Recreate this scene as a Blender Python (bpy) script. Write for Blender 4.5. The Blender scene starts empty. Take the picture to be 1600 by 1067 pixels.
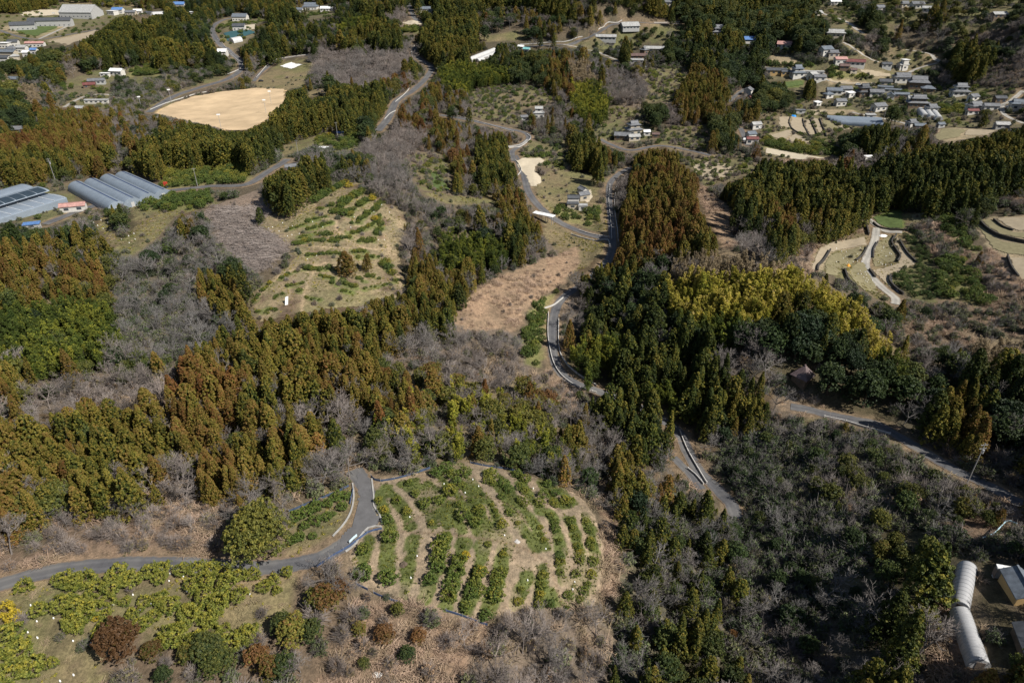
import bpy, math, random
import numpy as np
rng = np.random.default_rng(7)
random.seed(7)
R = math.radians
scene = bpy.context.scene
col = scene.collection
# ------------------------------------------------------------------ camera
PITCH, CAMZ, FPX = R(31.0), 100.0, 1067.0
cd = bpy.data.cameras.new('camera'); cd.sensor_width = 36.0; cd.lens = 36.0 * FPX / 1600.0
cd.clip_start = 1.0; cd.clip_end = 9000.0
cam = bpy.data.objects.new('camera', cd); col.objects.link(cam)
cam.location = (0, 0, CAMZ); cam.rotation_euler = (math.pi / 2 - PITCH, 0, 0)
scene.camera = cam
# ------------------------------------------------------------------ daylight
SUN_AZ, SUN_EL = R(122.0), R(46.0)         # azimuth clockwise from +Y (the view direction)
wd = bpy.data.worlds.new('World'); scene.world = wd; wd.use_nodes = True
nt = wd.node_tree; bg = nt.nodes['Background']
sky = nt.nodes.new('ShaderNodeTexSky'); sky.sky_type = 'NISHITA'; sky.sun_disc = False
sky.sun_elevation = SUN_EL; sky.sun_rotation = SUN_AZ; sky.altitude = 150
nt.links.new(sky.outputs[0], bg.inputs[0]); bg.inputs[1].default_value = 0.052
sl = bpy.data.lights.new('sun', 'SUN'); sl.energy = 4.6; sl.angle = R(0.55); sl.color = (1.0, 0.95, 0.87)
so = bpy.data.objects.new('sun', sl); col.objects.link(so); so.location = (100, -50, 300)
so.rotation_euler = (math.pi / 2 - SUN_EL, 0, math.pi - SUN_AZ)
scene.view_settings.view_transform = 'Standard'; scene.view_settings.look = 'None'
scene.view_settings.gamma = 1.0; scene.view_settings.use_curve_mapping = False
scene.view_settings.exposure = 0.52; HAZE = 0.00007
cy = scene.cycles
cy.max_bounces = 5; cy.diffuse_bounces = 2; cy.glossy_bounces = 2; cy.transmission_bounces = 4
cy.transparent_max_bounces = 6; cy.use_denoising = True
# ------------------------------------------------------------------ numbers <-> photograph
SP, CP = math.sin(PITCH), math.cos(PITCH)
def ray(px, py):
    u, v = (px - 800.0) / FPX, (py - 533.5) / FPX
    return np.array([u, CP - SP * v, -SP - CP * v])
def project(x, y, z):
    zz = z - CAMZ
    d = y * CP - zz * SP
    d = np.where(d < 1, 1, d)
    return 800 + FPX * x / d, 533.5 + FPX * (-y * SP - zz * CP) / d, d
# ------------------------------------------------------------------ terrain
CTRL = """0,910,-91 130,885,-91 300,875,-91 450,875,-91 575,790,-91 570,740,-90 200,950,-92 200,1060,-95 30,1010,-94
700,960,-93 750,850,-91.5 750,740,-93 640,740,-91.5 920,800,-95 930,930,-97 600,1060,-99 900,1060,-105 420,1040,-95
1100,1000,-107 1050,860,-105.5 1170,900,-109 1190,1060,-108 1260,1000,-106 1350,900,-100 1500,950,-92 1590,950,-90 1590,790,-97 1500,740,-100
1350,655,-102 1260,640,-104 1250,780,-105 1400,800,-100 1130,770,-110.5 1060,700,-112 930,605,-109 865,550,-108 868,480,-107 955,375,-106 955,285,-105
800,700,-100 700,640,-99 850,640,-107 100,760,-95 100,650,-97 300,650,-97 450,650,-97 550,600,-97 650,520,-99 720,500,-102
150,600,-97 150,480,-95 300,480,-97 300,400,-94 60,400,-92 600,470,-95 450,480,-94 400,420,-91 520,380,-89 560,300,-84 620,330,-87 350,330,-88
650,420,-97 750,400,-99 800,420,-101 730,490,-101 800,450,-100 880,410,-102 830,540,-106 905,310,-105 830,280,-103 860,340,-104 900,370,-106
1040,330,-91 1000,400,-99 1100,420,-89 1200,440,-88 1300,480,-91 1150,500,-94 1000,520,-104 1100,600,-105 1250,590,-98 1350,560,-97 1400,500,-98
1280,400,-100 1370,400,-100 1440,420,-98 1550,360,-93 1590,420,-92 1500,460,-97 1350,340,-100 1450,330,-97 1500,540,-98 1590,560,-96 1590,660,-98 1590,280,-88
1250,240,-100 1330,190,-99 1440,150,-95 1300,130,-94 1500,170,-92 1590,170,-88 1550,100,-80 1400,90,-82 1300,50,-66 1440,40,-62 1590,40,-55 1200,70,-80 1170,140,-97
1100,160,-96 1010,95,-86 960,60,-82 985,215,-103 850,190,-102 750,180,-97 740,90,-90 830,70,-86 680,110,-97 620,150,-98 500,200,-97 430,240,-95 345,170,-107 280,180,-106 440,140,-107
455,105,-104 370,100,-106 350,40,-104 185,300,-95 30,320,-94 320,290,-92 480,250,-91 600,250,-92 100,230,-98 250,230,-100 130,35,-106 20,80,-106 180,125,-107 650,20,-85 480,15,-100
240,55,-85 240,125,-106 70,88,-93 70,140,-106 0,5,-95 250,5,-95 600,5,-70 950,5,-55 1100,5,-58 1150,30,-72"""
P = []
for tok in CTRL.split():
    px, py, z = map(float, tok.split(','))
    d = ray(px, py); t = z / d[2]
    P.append((d[0] * t, d[1] * t, CAMZ + z))
P += [(-1500, 1500, 30), (0, 1500, 80), (1500, 1500, 120), (1000, 800, 80), (-1000, 900, 8), (-300, 0, 5), (300, 0, 0), (0, 0, -8), (0, -200, 0),
      (-400, 300, 6), (450, 300, 20), (-700, 500, 0), (700, 500, 40), (-1500, 3000, 60), (1500, 3000, 160), (0, 3000, 120), (-2500, 1000, 60), (2500, 1000, 120), (-2500, 0, 0), (2500, 0, 40)]
P = np.array(P)
RC = 22.0
def _phi(a, b): return -np.sqrt(((a[:, None, :2] - b[None, :, :2]) ** 2).sum(-1) + RC * RC)
A = _phi(P, P); n = len(P)
A[np.arange(n), np.arange(n)] += 2.0
M = np.zeros((n + 3, n + 3)); M[:n, :n] = A; M[:n, n] = 1; M[:n, n + 1:] = P[:, :2] / 500; M[n:, :n] = M[:n, n:].T
W = np.linalg.solve(M, np.concatenate([P[:, 2], np.zeros(3)]))
def base_height(x, y):
    out = W[n] + W[n + 1] * x / 500 + W[n + 2] * y / 500
    for i in range(n):
        out = out - W[i] * np.sqrt((x - P[i, 0]) ** 2 + (y - P[i, 1]) ** 2 + RC * RC)
    return out
def _h2(ix, iy, s):
    k = (ix.astype(np.int64) * 374761393 + iy.astype(np.int64) * 668265263 + s * 982451653) & 0x7fffffff
    k = ((k ^ (k >> 13)) * 1274126177) & 0x7fffffff
    return ((k ^ (k >> 16)) & 0xffff) / 65535.0
def vnoise(x, y, scale, s=0):
    x = np.asarray(x, float) / scale; y = np.asarray(y, float) / scale
    ix, iy = np.floor(x), np.floor(y); fx, fy = x - ix, y - iy
    fx = fx * fx * (3 - 2 * fx); fy = fy * fy * (3 - 2 * fy)
    a, b = _h2(ix, iy, s), _h2(ix + 1, iy, s); c, d = _h2(ix, iy + 1, s), _h2(ix + 1, iy + 1, s)
    return (a * (1 - fx) + b * fx) * (1 - fy) + (c * (1 - fx) + d * fx) * fy
def axis(steps):
    v = [steps[0][0]]
    for lo, hi, s0, s1 in steps:
        while v[-1] < hi - 1e-6:
            f = (v[-1] - lo) / (hi - lo); v.append(v[-1] + s0 + (s1 - s0) * f)
    return np.array(v)
xr = axis([(0, 190, 1.5, 1.6), (190, 520, 1.6, 4.5), (520, 1200, 6, 30), (1200, 4000, 60, 300)])
XS = np.concatenate([-xr[:0:-1], xr])
YS = axis([(-300, 30, 60, 3), (30, 300, 1.5, 1.6), (300, 650, 1.7, 4), (650, 1400, 5, 25), (1400, 5000, 60, 300)])
GX, GY = np.meshgrid(XS, YS)
HZ = base_height(GX, GY)
HZ = HZ + (vnoise(GX, GY, 23, 1) - .5) * 1.2 + (vnoise(GX, GY, 9, 2) - .5) * 0.5
HZ = HZ + np.clip((GY - 1000) / 2000, 0, 1) * vnoise(GX, GY, 400, 3) * 160
def ground(x, y):
    """height of the ground mesh itself (its triangles) under a point"""
    x = np.asarray(x, float); y = np.asarray(y, float)
    i = np.clip(np.searchsorted(XS, x) - 1, 0, len(XS) - 2); j = np.clip(np.searchsorted(YS, y) - 1, 0, len(YS) - 2)
    fx = (x - XS[i]) / (XS[i + 1] - XS[i]); fy = (y - YS[j]) / (YS[j + 1] - YS[j])
    a, b, c, d = HZ[j, i], HZ[j, i + 1], HZ[j + 1, i + 1], HZ[j + 1, i]
    return np.where(fx > fy, a + (b - a) * fx + (c - b) * fy, a + (c - d) * fx + (d - a) * fy)
TT = np.geomspace(60, 2600, 1600)
def at(px, py, lift=0.0):
    d = ray(px, py)
    x, y, z = d[0] * TT, d[1] * TT, CAMZ + d[2] * TT
    below = np.nonzero(z <= ground(x, y) + lift)[0]
    k = below[0] if len(below) else len(TT) - 1
    if k == 0: return np.array([x[0], y[0], z[0]])
    t0, t1 = TT[k - 1], TT[k]
    for _ in range(12):
        t = .5 * (t0 + t1)
        if CAMZ + d[2] * t <= ground(d[0] * t, d[1] * t) + lift: t1 = t
        else: t0 = t
    return np.array([d[0] * t1, d[1] * t1, CAMZ + d[2] * t1])
def pts(s): return [tuple(map(float, q.split(','))) for q in s.split()]
def smooth_line(p, step):
    """Catmull-Rom through points, resampled evenly"""
    p = np.asarray(p, float)
    if len(p) < 2: return p
    q = np.vstack([2 * p[0] - p[1], p, 2 * p[-1] - p[-2]]); out = []
    for i in range(1, len(q) - 2):
        t = np.linspace(0, 1, 12, endpoint=False)[:, None]
        a, b, c, d = q[i - 1], q[i], q[i + 1], q[i + 2]
        out.append(.5 * (2 * b + (c - a) * t + (2 * a - 5 * b + 4 * c - d) * t ** 2 + (3 * b - a - 3 * c + d) * t ** 3))
    o = np.vstack(out + [p[-1:]])
    s = np.concatenate([[0], np.cumsum(np.hypot(*np.diff(o[:, :2], axis=0).T))])
    m = max(2, int(s[-1] / step) + 1); ss = np.linspace(0, s[-1], m)
    return np.stack([np.interp(ss, s, o[:, k]) for k in range(o.shape[1])], 1)
# ------------------------------------------------------------------ roads (traced on the ground) and their graded beds
ROADS = [  # name, label, width, surface, points
 ('lane', 3.5, 'asphalt', '-90,945 0,914 60,896 120,886 200,880 300,882 380,888 450,884 500,873 535,852 560,830 574,803 575,772 563,748 553,735'),
 ('valley_road', 3.3, 'asphalt', '985,262 966,273 953,288 952,312 955,345 957,385 945,412 910,445 880,466 866,492 863,540 872,575 895,597 932,611 985,630 1035,655 1060,675 1072,702 1092,737 1120,760 1141,783 1148,798 1152,808'),
 ('valley_road', 3.7, 'asphalt', '804,244 818,272 826,300 845,325 872,346 905,364 953,374'),
 ('loop_road', 3.6, 'asphalt', '688,180 735,188 785,200 818,208 826,217 812,228 800,238 804,252'),
 ('hill_road', 5.6, 'asphalt', '636,2 644,20 650,32 664,40'),
 ('hill_road', 5.6, 'asphalt', '650,72 646,83 657,94 674,105 668,120 645,142 620,158 606,186 590,205'),
 ('town_road', 6.5, 'asphalt', '385,27 352,31 333,42 337,60 357,80 374,95 377,108 355,124 310,138 270,152 232,176'),
 ('farm_lane', 4.0, 'asphalt', '396,128 410,112 438,94 482,87'),
 ('ridge_road', 5.0, 'asphalt', '815,74 845,72 880,69 912,62 938,51 952,39 985,35 1030,38 1062,37'),
 ('field_lane', 3.0, 'concrete', '880,69 910,76 940,85 970,97'),
 ('greenhouse_lane', 4.0, 'asphalt', '70,350 130,328 180,313 250,301 320,293 385,286 425,265 450,250'),
 ('hillside_road', 3.4, 'asphalt', '1235,636 1265,641 1290,648 1330,656 1370,664 1400,681 1440,705 1490,735 1540,756 1610,790'),
 ('side_road', 2.4, 'asphalt', '1052,716 1076,740 1096,762'),
 ('terrace_path', 3.0, 'concrete', '1410,362 1385,360 1370,352 1352,340'),
 ('terrace_path', 3.0, 'concrete', '1370,356 1366,378 1357,398 1352,412 1358,428 1378,448 1398,466 1399,475'),
 ('village_lane', 3.2, 'concrete', '1276,18 1295,25 1320,33 1337,44 1350,56'),
 ('village_lane', 3.2, 'concrete', '1318,62 1335,76 1352,90 1372,101'),
 ('village_lane', 3.0, 'concrete', '1415,78 1445,82 1470,90'),
 ('village_lane', 3.0, 'concrete', '1465,96 1445,104 1425,112 1415,120'),
 ('village_lane', 3.0, 'concrete', '1600,140 1580,158 1566,166 1568,178 1580,186 1600,193'),
 ('village_lane', 3.0, 'concrete', '1190,105 1215,107 1250,110 1285,112 1292,128 1320,132 1365,130'),
 ('valley_lane', 3.4, 'asphalt', '1157,200 1162,212 1168,228'),
 ('valley_lane', 3.4, 'asphalt', '1138,160 1150,150 1165,138'),
 ('farm_lane', 3.0, 'asphalt', '938,218 955,226 985,236 1030,228 1080,236 1110,243'),
 ('village_lane', 3.0, 'concrete', '1330,176 1380,186 1420,194'),
 ('farm_track', 3.0, 'asphalt', '520,207 545,205 560,203'),
 ('farm_track', 3.0, 'concrete', '100,168 130,152 160,148 200,152'),
 ('town_lane', 4.0, 'concrete', '60,62 100,44 115,40'),
 ('town_road', 5.0, 'asphalt', '0,48 30,58 60,62 100,56 155,46'),
]
roads = []
for nm, w, surf, s in ROADS:
    wp = np.array([at(*q) for q in pts(s)])
    L = smooth_line(wp, 1.5)
    k = 9; z = np.convolve(np.pad(L[:, 2], k, 'edge'), np.ones(2 * k + 1) / (2 * k + 1), 'valid'); L[:, 2] = z
    roads.append([nm, w, surf, L])
for nm, w, surf, L in roads:      # grade the ground under each road
    pad = w / 2 + 8
    i0, i1 = np.searchsorted(XS, [L[:, 0].min() - pad, L[:, 0].max() + pad]); j0, j1 = np.searchsorted(YS, [L[:, 1].min() - pad, L[:, 1].max() + pad])
    sx, sy = GX[j0:j1, i0:i1], GY[j0:j1, i0:i1]
    if sx.size == 0: continue
    best = np.full(sx.shape, 1e9); zz = np.zeros(sx.shape)
    for q in L:
        d2 = (sx - q[0]) ** 2 + (sy - q[1]) ** 2; m = d2 < best
        best[m] = d2[m]; zz[m] = q[2]
    dd = np.sqrt(best); f = np.clip((dd - w / 2 - 1.6) / 5.0, 0, 1); f = f * f * (3 - 2 * f)
    HZ[j0:j1, i0:i1] = zz * (1 - f) + HZ[j0:j1, i0:i1] * f
# ------------------------------------------------------------------ what grows where (outlines traced from the photograph)
REG = [  # later entries lie over earlier ones
 ('W', '-400,-200 2000,-200 2000,120 -400,120'),
 ('K', '-400,-200 120,-200 110,0 60,26 0,32 -400,40'),
 ('Q', '60,-20 235,-20 232,14 150,16 110,14'),
 ('V', '-60,25 30,22 60,18 100,6 158,14 192,10 242,18 237,30 182,28 155,48 122,62 72,75 35,95 -60,108'),
 ('P', '0,45 60,30 112,38 100,48 60,60 30,52'), ('G', '25,45 60,42 95,44 60,56 30,52'), ('P', '75,62 155,48 150,52 122,62 108,72'),
 ('E', '-200,112 30,86 60,72 95,70 120,90 142,116 126,132 80,132 40,126 -200,135'),
 ('M', '95,75 120,92 142,116 125,138 92,128'),
 ('W', '120,72 155,48 182,28 222,18 300,20 332,36 338,74 275,86 250,101 176,109 150,106 134,96'),
 ('K', '150,50 200,28 215,60 190,100 150,100 125,80'), ('K', '215,42 245,36 290,60 285,84 250,98 230,70'),
 ('T', '206,28 250,26 236,50 204,44'),
 ('S', '180,108 290,98 345,100 366,86 376,100 344,126 272,142 212,150 160,136'), ('R', '205,106 250,104 248,118 200,120'),
 ('T', '4,128 60,140 66,166 34,168 10,150'), ('E', '-200,135 5,135 60,180 62,204 -200,204'),
 ('V', '100,126 165,108 172,120 172,172 130,168 100,172 84,160'),
 ('S', '165,150 235,140 300,140 245,176 232,178 180,168'),
 ('C', '-200,205 62,200 60,182 90,168 150,164 166,200 180,268 -200,330'),
 ('M', '165,170 245,178 330,192 345,205 282,216 240,232 180,240'),
 ('K', '250,212 345,204 420,192 425,240 320,268 180,268 240,232'),
 ('A', '242,176 262,165 300,152 345,144 400,138 444,140 446,158 430,180 412,190 385,204 352,204 330,196 285,186'),
 ('V', '330,62 350,28 440,30 522,8 524,26 470,32 436,46 402,46 400,55 380,70 360,82 340,70'), ('K', '395,40 440,30 452,24 480,24 470,55 400,60'),
 ('W', '400,46 520,28 600,18 640,24 642,50 560,90 490,64 470,60 400,72'),
 ('N', '520,46 580,30 600,40 560,56 530,60'),
 ('B', '490,65 560,85 600,60 646,80 640,112 600,130 520,142 480,120'),
 ('W', '380,70 400,60 480,60 500,70 490,90 440,90 400,118 378,112'), ('K', '572,45 620,50 628,80 590,82 572,70'),
 ('O', '398,128 440,96 486,92 488,110 472,136 446,142 400,137'),
 ('E', '440,165 450,140 500,130 545,140 545,160 480,155 445,165'),
 ('O', '462,160 490,140 512,140 510,156 470,166'),
 ('K', '428,168 480,152 600,145 612,162 612,180 560,196 480,206 428,224'),
 ('K', '654,32 700,-60 900,-60 880,30 800,10 748,30 752,68 740,96 690,92 656,76'), ('M', '740,25 800,8 880,30 900,30 915,45 880,62 840,50 800,50 745,56'),
 ('B', '620,20 650,15 645,45 600,40'), ('P', '625,36 640,32 660,34 664,39 640,41'), ('M', '620,45 660,42 656,80 630,80'), ('R', '625,44 655,44 655,52 630,52'),
 ('O', '742,58 800,50 836,60 800,66 770,66 748,64'),
 ('N', '688,132 692,104 740,95 800,110 802,150 740,148'), ('E', '730,145 790,150 795,175 770,180 735,170'), ('M', '650,130 688,130 735,172 690,180 640,160'),
 ('M', '612,180 690,182 760,200 800,232 806,250 740,246 700,240 660,236 615,232'),
 ('C', '612,214 632,180 650,182 652,228 612,232'), ('C', '676,185 712,182 714,215 680,212'), ('K', '745,224 800,222 808,282 752,290'),
 ('B', '545,232 640,190 668,236 650,280 580,255'),
 ('H', '640,238 690,240 708,258 706,304 680,302 650,290'), ('C', '700,240 722,245 724,296 704,296'),
 ('S', '430,235 520,205 545,212 545,260 500,250 440,262 390,290 380,270'), ('O', '430,232 520,204 524,214 440,246'), ('E', '520,205 600,175 610,200 600,215 555,225'),
 ('R', '495,216 525,213 522,228 495,228'), ('R', '525,222 560,210 562,230 520,238'),
 ('K', '900,-60 1240,-60 1240,40 1200,75 1130,70 1060,35 1000,10 950,-5'), ('E', '1050,8 1200,12 1240,30 1230,75 1190,72 1130,62 1060,36'),
 ('M', '900,0 1000,5 1060,38 985,34 960,30 930,48 900,50'),
 ('S', '880,70 985,38 1060,38 1082,62 1062,72 1010,66 980,80 960,95'), ('S', '1040,40 1130,64 1100,100 1070,75'),
 ('E', '1040,72 1066,72 1068,100 1040,102'), ('W', '1070,65 1130,62 1165,80 1190,82 1185,95 1165,130 1120,135 1080,110'), ('E', '1122,100 1145,80 1165,100 1165,135 1130,135'),
 ('B', '940,110 1010,112 1018,152 990,170 952,160'), ('M', '838,75 880,74 965,98 1000,100 1000,112 940,112 890,100 855,106'),
 ('T', '880,98 920,104 936,130 920,130 890,120'), ('N', '895,130 936,130 952,160 952,205 905,202 892,160'), ('C', '852,106 886,94 886,142 860,144'), ('E', '800,66 860,80 852,140 800,142'),
 ('H', '1000,110 1075,102 1078,130 1052,160 1010,160 1016,140'),
 ('C', '1050,150 1080,108 1110,112 1132,130 1146,165 1140,182 1090,188 1055,176'),
 ('E', '1004,166 1034,156 1040,200 1008,202'), ('B', '1036,166 1060,170 1080,200 1040,200'), ('E', '1098,182 1150,188 1152,228 1114,228'),
 ('H', '1038,200 1105,195 1106,234 1060,236 1016,230'), ('H', '955,165 1004,168 1006,190 950,190'),
 ('H', '735,142 800,134 862,142 866,170 848,186 800,196 740,182'), ('M', '795,176 870,160 950,206 905,222 845,220 830,206'), ('H', '826,222 905,222 935,218 900,245 880,268 850,262 812,250'),
 ('V', '925,205 960,190 1014,196 1030,214 990,222 945,222'),
 ('K', '884,228 920,218 945,232 950,268 915,280 890,260'), ('M', '945,235 990,240 985,262 958,270'),
 # village
 ('S', '1240,0 1700,-40 1700,130 1240,130'), ('H', '1280,15 1345,20 1350,50 1300,40'), ('E', '1240,-40 1275,0 1288,40 1300,55 1285,75 1240,78 1200,74 1200,40'),
 ('E', '1335,25 1372,20 1376,45 1340,48'), ('W', '1440,20 1475,20 1480,52 1440,55'), ('M', '1400,40 1480,45 1510,70 1450,85 1400,70'), ('E', '1372,58 1396,55 1396,88 1372,90'), ('B', '1350,55 1375,52 1375,88 1348,80'),
 ('H', '1385,76 1470,82 1470,96 1430,110 1390,100'), ('K', '1500,76 1530,72 1540,120 1500,140 1480,110'), ('E', '1530,70 1566,78 1560,95 1536,108'),
 ('J', '1468,106 1492,110 1492,130 1465,128'), ('M', '1440,110 1470,104 1470,128 1448,128'),
 ('I', '1536,108 1570,88 1650,84 1650,145 1560,150 1516,142'), ('I', '1470,66 1530,50 1600,45 1600,72 1530,74'),
 ('V', '1200,104 1296,104 1300,80 1340,95 1395,90 1420,100 1445,130 1500,132 1600,142 1600,200 1500,200 1420,196 1330,190 1200,176'),
 ('E', '1200,126 1232,126 1246,150 1244,182 1210,182 1170,172 1172,140'), ('G', '1224,128 1256,126 1258,134 1228,138'), ('K', '1256,124 1276,124 1280,158 1258,160'),
 ('R', '1290,105 1320,106 1355,120 1340,126 1294,122'), ('P', '1292,122 1360,130 1350,133 1294,129'), ('P', '1340,108 1396,116 1392,120 1366,122 1344,114'), ('R', '1200,98 1270,102 1270,107 1200,106'), ('P', '1200,84 1240,88 1258,100 1205,98'),
 ('P', '1268,172 1330,172 1345,180 1295,180'),
 ('H', '1190,176 1322,182 1345,205 1310,252 1190,246'), ('P', '1216,182 1233,183 1238,202 1216,200'), ('P', '1236,182 1254,184 1262,212 1236,200'), ('P', '1256,186 1266,188 1276,212 1264,212'), ('P', '1268,184 1280,186 1290,206 1278,208'), ('P', '1283,186 1300,192 1316,204 1290,204'),
 ('P', '1204,208 1236,203 1240,212 1225,222 1204,216'), ('P', '1226,222 1242,210 1266,222 1262,226'), ('P', '1300,190 1330,196 1316,200'),
 ('R', '1196,218 1262,228 1316,236 1318,245 1250,240 1196,232'), ('P', '1196,231 1250,241 1296,248 1250,250 1196,240'), ('I', '1220,250 1300,248 1320,252 1260,268 1215,266'),
 ('G', '1322,192 1372,192 1366,196 1324,197'), ('E', '1304,210 1350,196 1352,232 1320,240 1304,228'), ('K', '1366,192 1392,192 1400,238 1360,240 1345,225'), ('M', '1400,200 1460,195 1460,222 1410,232'),
 ('P', '1458,214 1470,200 1560,202 1550,210 1480,222'), ('P', '1440,236 1490,222 1532,224 1500,240 1450,250'), ('D', '1410,230 1460,220 1470,230 1430,250'),
 ('E', '1300,160 1300,150 1330,165 1420,160 1424,184 1390,186 1380,165'), ('R', '1464,166 1504,168 1510,180 1470,178'),
 ('W', '1524,168 1556,170 1550,192 1524,192'), ('W', '1570,166 1600,168 1600,184 1575,180'),
 # valley, between the farmhouse and the right hill
 ('P', '806,252 830,246 852,250 836,262 842,280 836,292 828,293 822,276'),
 ('O', '832,292 846,276 862,268 900,268 935,275 958,282 950,296 950,366 930,362 880,345 850,328'),
 ('M', '932,285 950,285 950,320 934,322'), ('B', '958,274 990,258 990,300 962,330 956,300'),
 ('R', '866,325 886,322 908,345 905,350 886,348 868,338'), ('R', '908,335 934,318 936,345 915,358'),
 ('O', '846,342 870,342 905,370 945,376 940,402 905,430 880,415 860,395 850,370'),
 ('C', '780,300 806,296 812,320 850,340 850,372 832,378 812,418 796,410 780,360'), ('B', '830,375 850,370 880,400 868,412 820,430 810,420'),
 # mid left
 ('X', '-200,330 80,345 160,345 205,400 175,480 120,500 -200,520'), ('N', '-200,480 20,480 90,465 180,470 205,520 150,560 -200,605'), ('X', '-200,560 0,560 60,580 40,610 -200,640'),
 ('g', '168,402 240,380 330,345 345,385 405,420 412,440 400,500 330,560 250,572 190,545 175,480'),
 ('E', '335,420 400,430 390,455 345,455'), ('C', '298,432 350,425 388,470 384,492 330,484'), ('C', '275,320 300,320 304,352 278,350'),
 ('O', '150,352 180,320 330,304 336,320 272,338 245,375 195,402 180,388'), ('R', '210,312 260,308 330,300 336,318 300,330 260,330 222,330'), ('R', '250,290 258,270 385,262 398,284 310,295 262,300'),
 ('E', '158,318 176,312 200,320 216,352 190,375 176,360'), ('V', '-60,300 110,285 130,320 155,345 90,362 -60,365'), ('W', '-60,345 85,350 140,335 150,370 60,375 -60,380'),
 ('z', '322,328 402,296 440,336 446,392 405,428 352,388'),
 ('O', '400,352 440,320 555,285 604,318 632,330 640,352 622,390 640,462 560,478 480,482 400,505 390,470 396,455 440,425 462,402 440,375'),
 ('K', '410,268 462,262 512,262 516,300 472,322 456,346 420,332'), ('B', '440,248 500,248 512,262 460,264'),
 ('M', '540,262 640,252 652,290 650,320 604,318 560,296'), ('B', '560,262 620,255 650,290 630,300 590,295'),
 ('M', '632,322 700,296 780,300 790,360 802,410 740,432 680,430 650,420 622,392'), ('O', '655,300 690,302 740,310 775,305 770,318 700,320'), ('B', '615,350 650,345 658,405 630,400'),
 ('C', '642,402 680,396 690,425 735,408 800,400 800,420 745,440 700,442 650,445 636,425'), ('N', '690,360 780,370 795,405 735,412 690,415'),
 # centre
 ('Z', '704,500 740,455 775,436 830,412 905,385 908,400 902,420 876,448 850,462 820,490 808,515 760,516 720,512'),
 ('R', '818,522 830,480 872,456 862,480 856,520 846,576 822,572'), ('B', '720,512 770,516 818,522 822,572 858,598 880,635 832,612 770,560'),
 ('D', '845,576 860,580 876,600 930,616 890,640 858,600'),
 ('C', '270,575 300,545 398,500 480,486 570,470 640,448 690,430 736,440 722,482 702,505 650,512 604,530 584,560 640,602 652,642 600,642 520,628 440,632 380,642 300,662 268,640'),
 ('Q', '640,560 760,590 860,604 902,690 898,738 820,742 720,722 650,732 590,732 560,690 560,640 640,640'),
 ('B', '642,512 704,505 762,520 792,540 838,592 760,602 640,560 602,542'),
 ('B', '40,610 180,580 270,575 282,600 250,640 200,650 40,655'),
 ('C', '60,648 130,640 250,638 330,642 352,690 330,722 255,706 250,762 160,776 60,772 60,700'), ('C', '-300,640 0,655 60,680 60,782 66,806 -300,830'),
 ('B', '250,712 310,712 312,772 270,772 250,770'), ('C', '310,692 350,685 402,690 408,762 350,772 315,752'),
 ('C', '412,642 470,640 532,680 522,722 470,740 420,742 402,700'), ('B', '405,632 520,630 575,645 545,690 500,660 420,640'),
 ('M', '480,690 555,690 560,735 545,765 500,790 470,780'),
 ('b', '-300,830 66,806 60,785 270,772 312,772 352,790 372,830 360,872 200,872 60,888 -300,960'), ('M', '0,800 70,795 85,850 50,870 0,860'),
 ('M', '356,770 400,740 450,770 470,800 460,850 400,880 356,850'),
 ('O', '445,850 455,800 520,765 556,760 560,790 548,815 505,850 460,880'), 
 ('F', '556,835 590,826 585,760 600,748 670,738 735,722 800,735 850,752 905,775 930,810 942,860 938,920 928,948 880,945 800,950 755,972 700,955 640,940 560,910 545,870'),
 # lower left clearing and slope
 ('O', '-300,960 0,922 60,900 200,884 380,892 470,892 475,920 460,955 410,985 300,1040 200,1067 0,1120 -300,1120'),
 ('m', '470,900 520,875 560,905 552,960 530,1010 470,1120 380,1120 300,1120 160,1060 160,985 215,985 300,1040 400,1010 450,958'),
 ('D', '555,935 640,942 700,958 755,975 770,1000 700,1120 470,1120 530,1010'),
 ('B', '770,980 840,952 940,948 952,1000 950,1150 690,1150 740,1010'),
 ('M', '900,690 985,690 1010,720 1060,730 1130,790 1120,800 960,800 945,850 930,800 905,770 850,750 900,738'),
 ('D', '935,790 965,800 985,850 965,930 940,950 942,860'),
 ('U', '960,795 1060,770 1140,770 1150,860 1172,1000 1190,1150 950,1150 955,940 985,850'),
 # right hill
 ('L', '985,262 1000,236 1040,228 1086,270 1092,310 1132,388 1060,395 1010,405 960,422 908,445 895,430 940,400 968,345 984,300'),
 ('Z', '1086,296 1100,290 1160,345 1170,372 1135,392 1110,350'), ('B', '1140,360 1180,330 1215,370 1210,410 1160,398'), ('r', '1122,245 1166,247 1180,262 1150,264'), ('H', '1060,250 1130,240 1180,255 1175,275 1100,292 1086,270'),
 ('W', '895,440 960,422 1040,398 1062,440 1040,495 1100,540 960,560 900,500 868,470'),
 ('B', '870,470 910,440 920,480 900,510 880,500'), ('N', '882,545 960,520 1010,530 1010,590 940,605 890,590'),
 ('W', '1040,495 1180,515 1200,590 1120,600 1010,560'), ('T', '1042,416 1080,388 1130,390 1205,408 1240,432 1100,438 1050,442'),
 ('Y', '1026,440 1100,428 1235,428 1292,440 1335,470 1372,510 1412,560 1400,582 1330,560 1250,485 1160,505 1060,495'),
 ('N', '1060,490 1160,502 1180,520 1120,535 1060,515'), ('C', '1215,462 1270,455 1275,505 1222,505'),
 ('E', '1180,505 1230,505 1300,490 1350,540 1424,590 1424,640 1395,672 1330,645 1270,632 1210,600'), ('N', '1370,540 1425,560 1425,600 1390,590'),
 ('K', '930,602 955,560 1000,540 1110,540 1122,580 1126,660 1092,690 1050,660 1035,690 1012,708 962,690 930,640'), ('N', '1010,590 1065,600 1070,660 1030,650'),
 ('B', '1130,542 1200,530 1224,560 1150,592'), ('C', '1130,600 1202,590 1206,662 1140,664'),
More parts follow.
